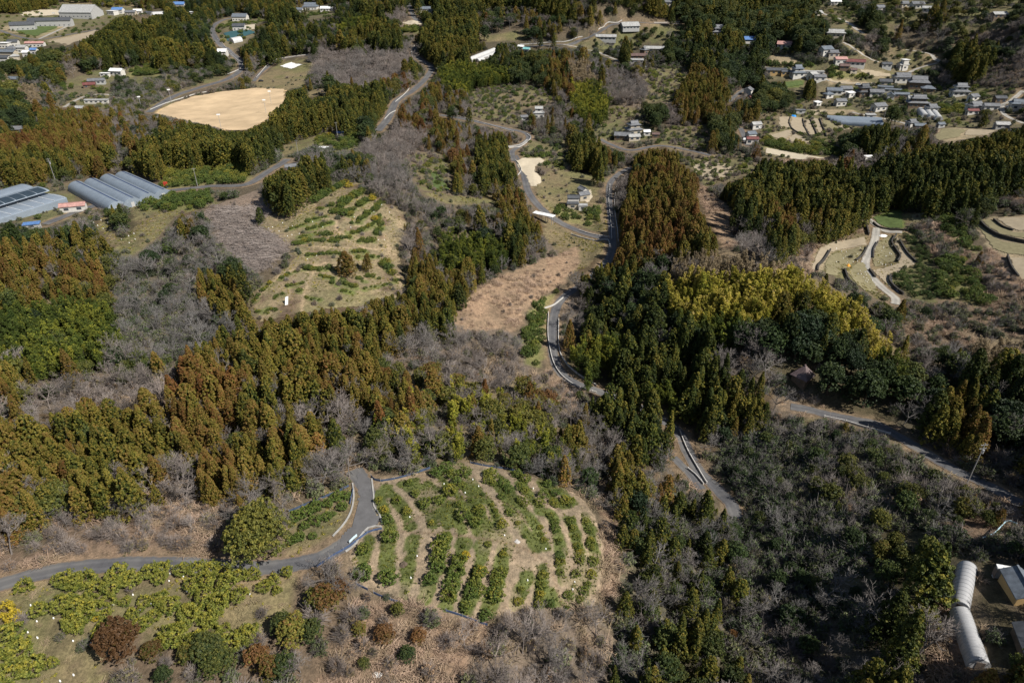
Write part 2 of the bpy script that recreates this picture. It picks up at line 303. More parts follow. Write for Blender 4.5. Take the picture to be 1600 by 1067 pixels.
 ('B', '880,640 940,650 990,692 945,740 890,722'), ('C', '868,658 906,658 916,710 872,702'), ('C', '962,698 1005,708 1008,762 960,762'), ('C', '1040,698 1072,690 1072,730 1045,730'),
 ('S', '1110,664 1200,655 1260,650 1330,665 1400,690 1500,758 1565,800 1500,862 1430,900 1330,920 1200,910 1150,850 1140,785'),
 ('B', '1205,620 1270,610 1275,640 1240,660 1205,655'),
 ('W', '1428,585 1700,560 1700,790 1600,770 1500,705 1398,660'), ('I', '1480,420 1700,450 1700,560 1520,585 1430,560 1400,500'),
 ('M', '1430,560 1500,540 1520,600 1440,620'), ('C', '1470,600 1525,600 1560,690 1490,700'), ('T', '1520,530 1600,525 1590,560 1525,570'),
 ('W', '1150,850 1200,905 1330,920 1430,895 1500,862 1510,1150 1190,1150 1172,1000'), ('g', '1150,840 1200,890 1330,900 1370,960 1350,1100 1200,1100 1175,1000'), ('e', '1360,830 1470,830 1445,985 1385,965 1350,890'),
 ('D', '1470,905 1500,880 1520,1150 1450,1150 1440,980'), ('E', '1530,870 1565,880 1600,1067 1700,1150 1555,1150 1545,960'),
 ('D', '1440,820 1560,800 1600,800 1600,830 1530,850'),
 # right terraces and the dark wood behind them
 ('K', '1190,268 1262,250 1300,272 1380,270 1480,225 1540,218 1700,190 1700,300 1600,300 1540,318 1420,330 1340,336 1320,362 1290,366 1250,350 1215,350 1200,300'),
 ('K', '1130,290 1190,262 1222,262 1215,360 1160,345 1125,310'), ('C', '1190,330 1240,310 1245,400 1210,400'), ('M', '1240,330 1290,340 1280,370 1250,380'),
 ('D', '1200,400 1262,366 1330,360 1350,345 1350,390 1290,395 1262,430 1230,430'),
 ('O', '1264,420 1280,385 1350,362 1366,372 1352,408 1360,440 1395,470 1372,470 1330,440 1290,425'), ('P', '1264,420 1282,388 1300,384 1352,372 1350,385 1300,396 1285,425'),
 ('O', '1372,372 1404,362 1420,390 1432,412 1400,430 1395,452 1378,440 1362,424 1362,402'),
 ('G', '1360,338 1408,326 1414,356 1385,358 1368,346'), ('O', '1406,336 1488,324 1440,345 1414,350'),
 ('r', '1406,362 1430,360 1450,395 1462,412 1440,420 1420,385'), ('r', '1392,430 1410,418 1455,414 1470,440 1465,474 1430,468 1400,452'),
 ('I', '1430,355 1470,345 1530,395 1545,430 1600,470 1600,490 1530,470 1470,470 1470,420'), ('R', '1465,345 1485,340 1530,390 1528,398 1500,385 1470,362'), ('R', '1462,412 1500,400 1530,440 1560,470 1540,478 1470,465'),
 ('E', '1488,318 1540,318 1590,322 1590,334 1530,334 1490,336'), ('D', '1540,300 1600,285 1700,260 1700,330 1600,328 1560,320'),
 ('P', '1524,352 1545,340 1600,338 1700,340 1700,445 1600,440 1575,420 1570,402 1545,388'), ('D', '1545,388 1572,404 1576,424 1600,440 1600,470 1560,440 1535,400'),
]
H_, W_ = 1067, 1600
PADX, PADY = 400, 200            # the tracing also covers a margin outside the frame
code_img = np.full((H_ + 2 * PADY, W_ + 2 * PADX), ord('M'), np.uint8)
def inside(poly, x, y):
    r = np.zeros(x.shape, bool); m = len(poly); j = m - 1
    for i in range(m):
        (xi, yi), (xj, yj) = poly[i], poly[j]
        if yi != yj:
            r ^= ((yi > y) != (yj > y)) & (x < (xj - xi) * (y - yi) / (yj - yi) + xi)
        j = i
    return r
def paint(img, poly, val):
    a = np.array(poly)
    x0, y0 = np.floor(a.min(0)).astype(int); x1, y1 = np.ceil(a.max(0)).astype(int)
    x0, y0, x1, y1 = max(x0, -PADX), max(y0, -PADY), min(x1, W_ + PADX - 1), min(y1, H_ + PADY - 1)
    gx, gy = np.meshgrid(np.arange(x0, x1 + 1), np.arange(y0, y1 + 1))
    m = inside(poly, gx.astype(float), gy.astype(float))
    img[y0 + PADY:y1 + 1 + PADY, x0 + PADX:x1 + 1 + PADX][m] = val
for c, s in REG: paint(code_img, pts(s), ord(c))
OPEN = {ord(c) for c in 'OZPGAVFRHzr'}
open_img = np.isin(code_img, list(OPEN))
def codes(px, py):
    i = np.clip(np.round(py).astype(int) + PADY, 0, H_ + 2 * PADY - 1); j = np.clip(np.round(px).astype(int) + PADX, 0, W_ + 2 * PADX - 1)
    return code_img[i, j]
def is_open(px, py):
    i = np.clip(np.round(py).astype(int) + PADY, 0, H_ + 2 * PADY - 1); j = np.clip(np.round(px).astype(int) + PADX, 0, W_ + 2 * PADX - 1)
    return open_img[i, j]
def mark_open(poly): paint(open_img, poly, True)
def road_dist(x, y, extra=0.0):
    """metres from the nearest road edge"""
    best = np.full(np.shape(x), 1e9)
    for nm, w, surf, L in roads:
        m = (x > L[:, 0].min() - 12) & (x < L[:, 0].max() + 12) & (y > L[:, 1].min() - 12) & (y < L[:, 1].max() + 12)
        if not m.any(): continue
        xs, ys = x[m], y[m]; b = np.full(xs.shape, 1e9)
        for q in L[::2]: b = np.minimum(b, (xs - q[0]) ** 2 + (ys - q[1]) ** 2)
        best[m] = np.minimum(best[m], np.sqrt(b) - w / 2)
    return best
for nm, w, surf, L in roads:     # roads in plain view keep the crowns in front of them low
    px, py, d = project(L[:, 0], L[:, 1], L[:, 2])
    for k in range(0, len(L) - 1, 2):
        r = max(1.5, .5 * w * FPX / d[k] * 1.0)
        mark_open([(px[k] - r, py[k] - r * .6), (px[k] + r, py[k] - r * .6), (px[k] + r, py[k] + r * .6), (px[k] - r, py[k] + r * .6)])
# stretches of road that the photograph shows covered by crowns
for s in ('940,395 960,395 950,420 915,455 880,462 860,455 900,430', '938,608 985,610 1065,660 1058,692 985,655', '1030,655 1068,660 1066,680 1040,700', '1120,800 1200,800 1200,930 1130,930'):
    paint(open_img, pts(s), False)
# ------------------------------------------------------------------ materials
def mat(name):
    m = bpy.data.materials.new(name); m.use_nodes = True
    t = m.node_tree; return m, t, t.nodes['Principled BSDF']
def nd(t, kind, **kw):
    n_ = t.nodes.new('ShaderNode' + kind)
    for k, v in kw.items(): setattr(n_, k, v)
    return n_
def mixc(t, fac, a, b, mode='MIX'):
    m = nd(t, 'Mix', data_type='RGBA', blend_type=mode)
    for sock, v in ((m.inputs[0], fac), (m.inputs[6], a), (m.inputs[7], b)):
        if isinstance(v, bpy.types.NodeSocket): t.links.new(v, sock)
        elif isinstance(v, (int, float)): sock.default_value = v
        else: sock.default_value = (*v, 1)
    return m.outputs[2]
def noise(t, scale, detail=4, rough=.6, vec=None):
    x = nd(t, 'TexNoise'); x.inputs['Scale'].default_value = scale; x.inputs['Detail'].default_value = detail; x.inputs['Roughness'].default_value = rough
    if vec is not None: t.links.new(vec, x.inputs['Vector'])
    return x.outputs[0]
def ramp(t, src, stops):
    r = nd(t, 'ValToRGB'); e = r.color_ramp.elements
    while len(e) < len(stops): e.new(.5)
    for i, (p, c) in enumerate(stops): e[i].position = p; e[i].color = (*c, 1) if len(c) == 3 else c
    t.links.new(src, r.inputs[0]); return r.outputs[0]
def pos(t): return nd(t, 'NewGeometry').outputs['Position']
def obj_co(t): return nd(t, 'TexCoord').outputs['Object']
def bump(t, b, h, strength, dist):
    n_ = nd(t, 'Bump'); n_.inputs['Strength'].default_value = strength; n_.inputs['Distance'].default_value = dist
    t.links.new(h, n_.inputs['Height']); t.links.new(n_.outputs[0], b.inputs['Normal'])
def simple(name, c, rough=.7, var=.25, scale=3.0, metal=0.0, spec=.3, local=True, bmp=0.0):
    m, t, b = mat(name)
    v = obj_co(t) if local else pos(t)
    nz = noise(t, scale, 5, .65, v)
    t.links.new(mixc(t, ramp(t, nz, [(.3, (0, 0, 0)), (.7, (1, 1, 1))]), [x * (1 - var) for x in c], [min(1, x * (1 + var)) for x in c]), b.inputs['Base Color'])
    b.inputs['Roughness'].default_value = rough; b.inputs['Metallic'].default_value = metal; b.inputs['Specular IOR Level'].default_value = spec
    if bmp: bump(t, b, noise(t, scale * 4, 3, .6, v), .6, bmp)
    return m
# ------------------------------------------------------------------ mesh helpers
def mesh(name, V, F, mats=(), midx=None, attrs=None, smooth=False, normals=None):
    """V (n,3); F list of int arrays shaped (m,3) or (m,4)"""
    me = bpy.data.meshes.new(name)
    F = [np.asarray(f, np.int32) for f in F if len(f)]
    me.vertices.add(len(V)); me.vertices.foreach_set('co', np.asarray(V, np.float32).ravel())
    loops = np.concatenate([f.ravel() for f in F]); tot = np.concatenate([np.full(len(f), f.shape[1], np.int32) for f in F])
    me.loops.add(len(loops)); me.loops.foreach_set('vertex_index', loops)
    me.polygons.add(len(tot)); me.polygons.foreach_set('loop_start', np.concatenate([[0], np.cumsum(tot)[:-1]]).astype(np.int32))
    if midx is not None: me.polygons.foreach_set('material_index', np.asarray(midx, np.int32))
    me.polygons.foreach_set('use_smooth', np.full(len(tot), bool(smooth)))
    for m in mats: me.materials.append(m)
    for k, (dom, typ, val) in (attrs or {}).items():
        a = me.attributes.new(k, typ, dom)
        a.data.foreach_set('color' if 'COLOR' in typ else 'value', np.asarray(val, np.float32).ravel())
    me.update(); me.validate()
    return me
def link(name, data, parent=None, loc=None, rot=None, scale=None, **props):
    o = bpy.data.objects.new(name, data); col.objects.link(o)
    if parent is not None: o.parent = parent
    if loc is not None: o.location = loc
    if rot is not None: o.rotation_euler = rot
    if scale is not None: o.scale = scale
    for k, v in props.items():
        if v is not None: o[k] = v
    return o
class MB:
    """collects boxes, prisms and tubes into one mesh"""
    def __init__(s): s.V = []; s.F = {3: [], 4: []}; s.n = 0
    def add(s, V, F):
        V = np.asarray(V, float).reshape(-1, 3)
        for f in F: s.F[len(f)].append([i + s.n for i in f])
        s.V.append(V); s.n += len(V); return s
    def box(s, x0, x1, y0, y1, z0, z1):
        return s.add([(x0, y0, z0), (x1, y0, z0), (x1, y1, z0), (x0, y1, z0), (x0, y0, z1), (x1, y0, z1), (x1, y1, z1), (x0, y1, z1)],
                     [(0, 3, 2, 1), (4, 5, 6, 7), (0, 1, 5, 4), (1, 2, 6, 5), (2, 3, 7, 6), (3, 0, 4, 7)])
    def hexa(s, q): return s.add(q, [(0, 3, 2, 1), (4, 5, 6, 7), (0, 1, 5, 4), (1, 2, 6, 5), (2, 3, 7, 6), (3, 0, 4, 7)])
    def tube(s, a, b, r0, r1=None, k=6, cap=True):
        a, b = np.asarray(a, float), np.asarray(b, float); r1 = r0 if r1 is None else r1
        d = (b - a) / (np.linalg.norm(b - a) + 1e-9); u = np.cross(d, (0, 0, 1) if abs(d[2]) < .9 else (1, 0, 0)); u /= np.linalg.norm(u); v = np.cross(d, u)
        an = np.arange(k) * 2 * math.pi / k; ring = np.cos(an)[:, None] * u + np.sin(an)[:, None] * v
        V = np.vstack([a + ring * r0, b + ring * r1]); F = [(i, (i + 1) % k, k + (i + 1) % k, k + i) for i in range(k)]
        if cap:
            V = np.vstack([V, [a], [b]]); F += [(2 * k, (i + 1) % k, i) for i in range(k)] + [(2 * k + 1, k + i, k + (i + 1) % k) for i in range(k)]
        return s.add(V, F)
    def wall(s, L, half, z0, z1):
        """a continuous wall of rectangular section along a polyline (n,3)"""
        L = np.asarray(L, float); t = np.gradient(L[:, :2], axis=0); t /= np.linalg.norm(t, axis=1)[:, None] + 1e-9
        nn = np.stack([-t[:, 1], t[:, 0]], 1) * half; m = len(L)
        a, b = L[:, :2] + nn, L[:, :2] - nn
        V = np.vstack([np.c_[a, L[:, 2] + z0], np.c_[b, L[:, 2] + z0], np.c_[b, L[:, 2] + z1], np.c_[a, L[:, 2] + z1]])
        F = []
        for i in range(m - 1):
            for k in range(4):
                k2 = (k + 1) % 4; F.append((k * m + i, k2 * m + i, k2 * m + i + 1, k * m + i + 1))
        F += [(0, 3 * m, 2 * m, m), (m - 1, 2 * m - 1, 3 * m - 1, 4 * m - 1)]
        return s.add(V, F)
    def data(s, name, m=None, smooth=False):
        return mesh(name, np.vstack(s.V), [f for f in s.F.values()], [m] if m else [], smooth=smooth)
    def build(s, name, m=None, parent=None, smooth=False, **kw): return link(name, s.data(name, m, smooth), parent, **kw)
def empty(name, loc, rz=0.0, **props):
    o = bpy.data.objects.new(name, None); col.objects.link(o); o.location = loc; o.rotation_euler = (0, 0, rz); o.empty_display_size = .5
    for k, v in props.items():
        if v is not None: o[k] = v
    return o
# ------------------------------------------------------------------ the ground
GC = {'M': (.115, .095, .07), 'C': (.10, .075, .05), 'K': (.085, .07, .048), 'X': (.10, .08, .055), 'L': (.09, .07, .045), 'W': (.085, .075, .055), 'B': (.14, .115, .095), 'E': (.08, .07, .045),
      'N': (.13, .11, .07), 'Y': (.16, .13, .07), 'T': (.22, .175, .12), 'S': (.125, .115, .07), 'D': (.215, .155, .115), 'O': (.185, .155, .095), 'Z': (.27, .195, .14), 'P': (.30, .25, .175), 'z': (.20, .16, .135), 'g': (.12, .105, .08), 'I': (.15, .115, .085), 'r': (.12, .12, .06), 'e': (.09, .08, .05), 'b': (.18, .135, .105), 'm': (.13, .10, .075), 'G': (.12, .15, .05),
      'A': (.62, .46, .27), 'V': (.135, .12, .08), 'F': (.24, .19, .14), 'R': (.19, .18, .085), 'U': (.11, .10, .07), 'Q': (.17, .14, .09), 'H': (.155, .13, .085), 'J': (.17, .13, .1)}
gx_, gy_ = GX.ravel(), GY.ravel(); gz_ = HZ.ravel()
jx = gx_ + (vnoise(gx_, gy_, 4, 5) - .5) * 2.4; jy = gy_ + (vnoise(gx_, gy_, 4, 6) - .5) * 2.4
ppx, ppy, pd = project(jx, jy, gz_)
cc = codes(ppx, ppy); cc[gy_ < 35] = ord('M')
lut = np.zeros((256, 3)); lut[:] = GC['M']
for k, v in GC.items(): lut[ord(k)] = v
gcol = lut[cc]
n1 = vnoise(gx_, gy_, 11, 8)[:, None]; n2 = vnoise(gx_, gy_, 37, 9)[:, None]
grassy = np.isin(cc, [ord(q) for q in 'OHVSR'])[:, None] * np.clip((n1 * .6 + n2 * .5 - .42) * 4.0, 0, 1) * .55
gcol = gcol * (1 - grassy) + np.array([.12, .135, .055]) * grassy
n3 = vnoise(gx_, gy_, 5, 16)[:, None]; n4 = vnoise(gx_, gy_, 2.5, 17)[:, None]
worn = np.isin(cc, [ord(q) for q in 'OHVDIbZSF'])[:, None] * np.clip((n3 * .6 + n4 * .4 + n2 * .3 - .70) * 4, 0, 1) * .6
gcol = gcol * (1 - worn) + np.array([.125, .095, .07]) * worn
rdst = road_dist(gx_, gy_)
vg = np.clip(1 - np.abs(rdst - .6) / 1.6, 0, 1)[:, None] * .7
gcol = gcol * (1 - vg) + np.array([.27, .2, .14]) * vg
quad = (np.arange(len(YS) - 1)[:, None] * len(XS) + np.arange(len(XS) - 1)[None]).ravel()
q4 = np.stack([quad, quad + 1, quad + 1 + len(XS), quad + len(XS)], 1)
tris = np.concatenate([q4[:, [0, 1, 2]], q4[:, [0, 2, 3]]])
mg, t, b = mat('ground_cover')
at_ = nd(t, 'Attribute', attribute_name='cover'); P_ = pos(t)
f1 = noise(t, .9, 8, .72, P_); f2 = noise(t, .14, 4, .6, P_)
c1 = mixc(t, ramp(t, f1, [(.34, (0, 0, 0)), (.66, (1, 1, 1))]), (.62, .62, .60), (1.32, 1.28, 1.22))
f3 = noise(t, 3.2, 5, .7, P_); c1 = mixc(t, 1.0, c1, ramp(t, f3, [(.33, (.74, .75, .74)), (.67, (1.26, 1.24, 1.22))]), 'MULTIPLY')
c2 = mixc(t, ramp(t, f2, [(.35, (0, 0, 0)), (.65, (1, 1, 1))]), (.84, .86, .84), (1.14, 1.1, 1.06))
t.links.new(mixc(t, 1.0, mixc(t, 1.0, at_.outputs['Color'], c1, 'MULTIPLY'), c2, 'MULTIPLY'), b.inputs['Base Color'])
b.inputs['Roughness'].default_value = .95; b.inputs['Specular IOR Level'].default_value = .1
bump(t, b, f1, .9, .35)
link('ground', mesh('ground', np.stack([gx_, gy_, gz_], 1), [tris], [mg], smooth=True, attrs={'cover': ('POINT', 'FLOAT_COLOR', np.c_[gcol, np.ones(len(gcol))])}), kind='structure')
# ------------------------------------------------------------------ road surfaces
def surf_mat(name, c, patch):
    m, t, b = mat(name); P_ = pos(t)
    a = noise(t, 1.2, 8, .7, P_); e = noise(t, .18, 3, .6, P_)
    k = mixc(t, ramp(t, a, [(.35, (0, 0, 0)), (.65, (1, 1, 1))]), [x * .82 for x in c], [x * 1.15 for x in c])
    k = mixc(t, ramp(t, e, [(.45, (0, 0, 0)), (.62, (1, 1, 1))]), k, patch)
    ac = nd(t, 'Attribute', attribute_name='across').outputs['Fac']       # two worn wheel tracks, leaf litter along the edges
    k = mixc(t, 1.0, k, ramp(t, ac, [(.14, (.92, .92, .9)), (.27, (1.16, 1.15, 1.13)), (.40, (.9, .9, .9)), (.6, (.9, .9, .9)), (.73, (1.16, 1.15, 1.13)), (.86, (.92, .92, .9))]), 'MULTIPLY')
    ed = nd(t, 'Math', operation='ABSOLUTE'); sb = nd(t, 'Math', operation='SUBTRACT'); t.links.new(ac, sb.inputs[0]); sb.inputs[1].default_value = .5; t.links.new(sb.outputs[0], ed.inputs[0])
    ad = nd(t, 'Math', operation='ADD'); t.links.new(ed.outputs[0], ad.inputs[0]); ns = nd(t, 'Math', operation='MULTIPLY'); t.links.new(noise(t, .55, 6, .75, P_), ns.inputs[0]); ns.inputs[1].default_value = .42; t.links.new(ns.outputs[0], ad.inputs[1])
    t.links.new(mixc(t, ramp(t, ad.outputs[0], [(.60, (0, 0, 0)), (.70, (1, 1, 1))]), k, (.19, .135, .09)), b.inputs['Base Color'])
    b.inputs['Roughness'].default_value = .88; b.inputs['Specular IOR Level'].default_value = .25
    return m
M = {'asphalt': surf_mat('worn_asphalt', (.10, .10, .106), (.135, .132, .13)), 'concrete': surf_mat('worn_concrete', (.30, .285, .255), (.36, .34, .30))}
def ribbon(L, w, dz, cols=7, side=0.0):
    L = np.asarray(L); t = np.gradient(L[:, :2], axis=0); t /= np.linalg.norm(t, axis=1)[:, None] + 1e-9
    nn = np.stack([-t[:, 1], t[:, 0]], 1); m = len(L); V = []
    for k in range(cols):
        q = L[:, :2] + nn * (side + w * (k / (cols - 1) - .5))
        V.append(np.c_[q, ground(q[:, 0], q[:, 1])])
    V = np.stack(V, 1); V[..., 2] = V[..., 2] + dz
    idx = np.arange(m * cols).reshape(m, cols)
    F = np.stack([idx[:-1, :-1], idx[1:, :-1], idx[1:, 1:], idx[:-1, 1:]], -1).reshape(-1, 4)[:, ::-1]
    return V.reshape(-1, 3), F, np.tile(np.linspace(0, 1, cols), m)
for i, (nm, w, surf, L) in enumerate(roads):
    far = math.hypot(L[:, 0].mean(), L[:, 1].mean())
    V, F, ac = ribbon(smooth_line(L, 1.0), w, .06 + (.05 if far > 250 else 0) + .004 * (i % 6))
    link(nm, mesh(nm, V, [F], [M[surf]], smooth=True, attrs={'across': ('POINT', 'FLOAT', ac)}), kind='structure')
BUILT = []
# ------------------------------------------------------------------ foliage and bark
def leaf_mat(name, stops, gloss=.25, trans=.22, spread=.30, tipw=.35, noise_w=.25):
    """leaf colour runs along 'stops' with the plant's own tint, the age of the shoot and chance"""
    m, t, b = mat(name)
    ti = nd(t, 'Attribute', attribute_name='tint', attribute_type='INSTANCER').outputs['Fac']
    to = nd(t, 'Attribute', attribute_name='tone', attribute_type='INSTANCER').outputs['Fac']
    lv = nd(t, 'Attribute', attribute_name='leaf').outputs['Fac']; tp = nd(t, 'Attribute', attribute_name='shoot').outputs['Fac']
    def op(o_, a, b_):
        x = nd(t, 'Math', operation=o_)
        for s, v in ((0, a), (1, b_)):
            if isinstance(v, bpy.types.NodeSocket): t.links.new(v, x.inputs[s])
            else: x.inputs[s].default_value = v
        return x.outputs[0]
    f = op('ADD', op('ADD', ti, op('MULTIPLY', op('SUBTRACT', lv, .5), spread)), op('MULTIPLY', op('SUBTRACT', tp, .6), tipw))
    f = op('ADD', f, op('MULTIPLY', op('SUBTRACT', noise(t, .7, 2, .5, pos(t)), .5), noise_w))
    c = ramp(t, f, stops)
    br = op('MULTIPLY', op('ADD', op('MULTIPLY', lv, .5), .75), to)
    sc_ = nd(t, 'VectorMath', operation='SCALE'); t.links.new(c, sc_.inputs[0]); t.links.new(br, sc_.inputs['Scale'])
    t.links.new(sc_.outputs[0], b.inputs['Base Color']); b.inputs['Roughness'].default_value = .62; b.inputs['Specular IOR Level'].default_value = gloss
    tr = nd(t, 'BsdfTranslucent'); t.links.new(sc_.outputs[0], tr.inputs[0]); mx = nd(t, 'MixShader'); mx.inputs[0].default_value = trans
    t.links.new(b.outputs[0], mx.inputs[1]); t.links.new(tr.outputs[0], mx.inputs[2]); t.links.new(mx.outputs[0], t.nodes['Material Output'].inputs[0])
    return m
def bark_mat(name, a, c2):
    m, t, b = mat(name)
    ti = nd(t, 'Attribute', attribute_name='tint', attribute_type='INSTANCER').outputs['Fac']
    to = nd(t, 'Attribute', attribute_name='tone', attribute_type='INSTANCER').outputs['Fac']
    c = mixc(t, ti, a, c2); sc_ = nd(t, 'VectorMath', operation='SCALE'); t.links.new(c, sc_.inputs[0]); t.links.new(to, sc_.inputs['Scale'])
    t.links.new(sc_.outputs[0], b.inputs['Base Color']); b.inputs['Roughness'].default_value = .9; b.inputs['Specular IOR Level'].default_value = .1
    return m
LEAF = {
 'cedar': leaf_mat('cedar_sprays', [(0, (.028, .046, .012)), (.3, (.08, .094, .017)), (.5, (.185, .158, .026)), (.74, (.19, .13, .032)), (1, (.165, .075, .024))], tipw=.55),
 'broad': leaf_mat('evergreen_leaves', [(0, (.022, .042, .016)), (.35, (.046, .072, .018)), (.6, (.095, .105, .022)), (.85, (.16, .145, .024)), (1, (.17, .085, .03))], gloss=.4),
 'bamboo': leaf_mat('bamboo_leaves', [(0, (.04, .065, .014)), (.35, (.085, .115, .02)), (.6, (.29, .285, .036)), (.86, (.52, .42, .085)), (1, (.34, .27, .17))], trans=.3, tipw=.5),
 'citrus': leaf_mat('citrus_leaves', [(0, (.040, .074, .016)), (.4, (.094, .135, .022)), (.7, (.195, .19, .028)), (1, (.40, .30, .022))], gloss=.45, tipw=.42, spread=.18),
 'shrub': leaf_mat('shrub_leaves', [(0, (.066, .094, .040)), (.4, (.14, .155, .072)), (.7, (.21, .175, .095)), (1, (.28, .19, .12))], tipw=.2)}
BARK = bark_mat('trunk_bark', (.085, .062, .045), (.10, .07, .05))
TWIG = bark_mat('bare_twigs', (.155, .147, .14), (.235, .195, .172))
STRAW = bark_mat('dry_stems', (.24, .205, .11), (.37, .265, .195))
CULM = bark_mat('bamboo_culms', (.09, .12, .04), (.2, .17, .07))
def unit(v): return v / (np.linalg.norm(v, axis=-1, keepdims=True) + 1e-9)
def leaf_quads(C, N, S, g, aspect=.7, cup=.22):
    n_ = len(C); r = unit(g.normal(size=(n_, 3))); u = unit(np.cross(N, r)); v = np.cross(N, u)
    S = np.asarray(S)[:, None]; k = aspect * g.uniform(.7, 1.3, (n_, 1))
    a = C + u * S - N * S * cup; b = C + v * S * k; c = C - u * S * .9 - N * S * cup; d = C - v * S * k
    V = np.stack([a, b, c, d], 1).reshape(-1, 3)
    return V, np.arange(4 * n_).reshape(-1, 4)
class Plant:
    def __init__(s): s.V = []; s.F = []; s.leaf = []; s.shoot = []; s.n = 0
    def leaves(s, C, N, S, g, leaf, shoot, **k):
        V, F = leaf_quads(C, N, S, g, **k); s.V.append(V); s.F.append(F + s.n); s.n += len(V); s.leaf.append(leaf); s.shoot.append(shoot)
    def crown(s, name, m):
        return mesh(name, np.vstack(s.V), [np.vstack(s.F)], [m], attrs={'leaf': ('FACE', 'FLOAT', np.concatenate(s.leaf)), 'shoot': ('FACE', 'FLOAT', np.concatenate(s.shoot))})
def wood(segs, name, m, k=3):
    """segs: list of (a, b, r0, r1); open prisms"""
    a = np.array([q[0] for q in segs], float); b = np.array([q[1] for q in segs], float); r0 = np.array([q[2] for q in segs]); r1 = np.array([q[3] for q in segs])
    d = unit(b - a); ref = np.where(np.abs(d[:, 2:]) < .9, np.array([[0, 0, 1.]]), np.array([[1., 0, 0]])); u = unit(np.cross(d, ref)); v = np.cross(d, u)
    V = []
    for i in range(k):
        w = math.cos(2 * math.pi * i / k) * u + math.sin(2 * math.pi * i / k) * v
        V += [a + w * r0[:, None], b + w * r1[:, None]]
    V = np.stack(V, 1); n_ = len(segs); base = np.arange(n_)[:, None] * 2 * k
    F = np.concatenate([base + np.array([[2 * i, 2 * ((i + 1) % k), 2 * ((i + 1) % k) + 1, 2 * i + 1]]) for i in range(k)])
    return mesh(name, V.reshape(-1, 3), [F], [m], attrs={'leaf': ('FACE', 'FLOAT', np.full(len(F), .5)), 'shoot': ('FACE', 'FLOAT', np.full(len(F), .5))})
def clump(p, centers, radii, per, size, g, tips, leafv, out=None, jitter=.45, **k):
    n_ = len(centers); dirs = unit(g.normal(size=(n_, per, 3)))
    if out is not None: dirs = unit(dirs + out[:, None, :] * .55)
    C = centers[:, None, :] + dirs * radii[:, None, None] * g.uniform(.55, 1.05, (n_, per, 1))
    N = unit(dirs + g.normal(size=dirs.shape) * jitter)
    S = size * g.uniform(.7, 1.3, (n_, per))
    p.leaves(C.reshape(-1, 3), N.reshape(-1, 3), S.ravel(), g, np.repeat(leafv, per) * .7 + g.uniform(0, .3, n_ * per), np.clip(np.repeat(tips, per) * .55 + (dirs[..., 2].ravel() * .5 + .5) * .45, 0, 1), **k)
def cedar(seed, H=14.0, Rr=2.5, pw=.8, base=.12, nl=235):
    g = np.random.default_rng(seed); p = Plant()
    t = np.sort(g.uniform(0, 1, nl) ** .85); ang = np.arange(nl) * 2.399963 + g.uniform(-.5, .5, nl)
    lump = 1 + .16 * np.sin(ang * 3 + g.uniform(0, 6)) + .12 * np.sin(t * 17 + g.uniform(0, 6))
    rad = Rr * (1 - t ** 1.25) ** pw * lump * g.uniform(.72, 1.08, nl) + .12
    C = np.stack([np.cos(ang) * rad, np.sin(ang) * rad, H * (base + (1 - base) * t) - rad * .12], 1)
    out = unit(np.stack([np.cos(ang), np.sin(ang), np.full(nl, .55)], 1))
    rr = (.28 + .30 * (1 - t)) * g.uniform(.8, 1.25, nl)
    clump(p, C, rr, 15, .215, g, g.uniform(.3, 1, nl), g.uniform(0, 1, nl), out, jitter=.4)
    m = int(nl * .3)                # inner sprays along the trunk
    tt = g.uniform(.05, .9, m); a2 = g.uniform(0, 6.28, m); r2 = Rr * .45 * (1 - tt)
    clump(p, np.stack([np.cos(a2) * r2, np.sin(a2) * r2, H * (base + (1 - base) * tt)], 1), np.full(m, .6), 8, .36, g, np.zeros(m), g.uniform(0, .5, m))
    segs = [((0, 0, -1.2), (0, 0, H * .35), .24, .17), ((0, 0, H * .35), (.05, 0, H * .75), .17, .09), ((.05, 0, H * .75), (0, 0, H * .985), .09, .02)]
    for _ in range(14):
        z = H * g.uniform(.1, .8); a = g.uniform(0, 6.28); r = Rr * .8 * (1 - z / H) + .3
        segs.append(((0, 0, z), (math.cos(a) * r, math.sin(a) * r, z + r * .25), .05, .015))
    return p.crown('cedar_crown', LEAF['cedar']), wood(segs, 'cedar_trunk', BARK, 5)
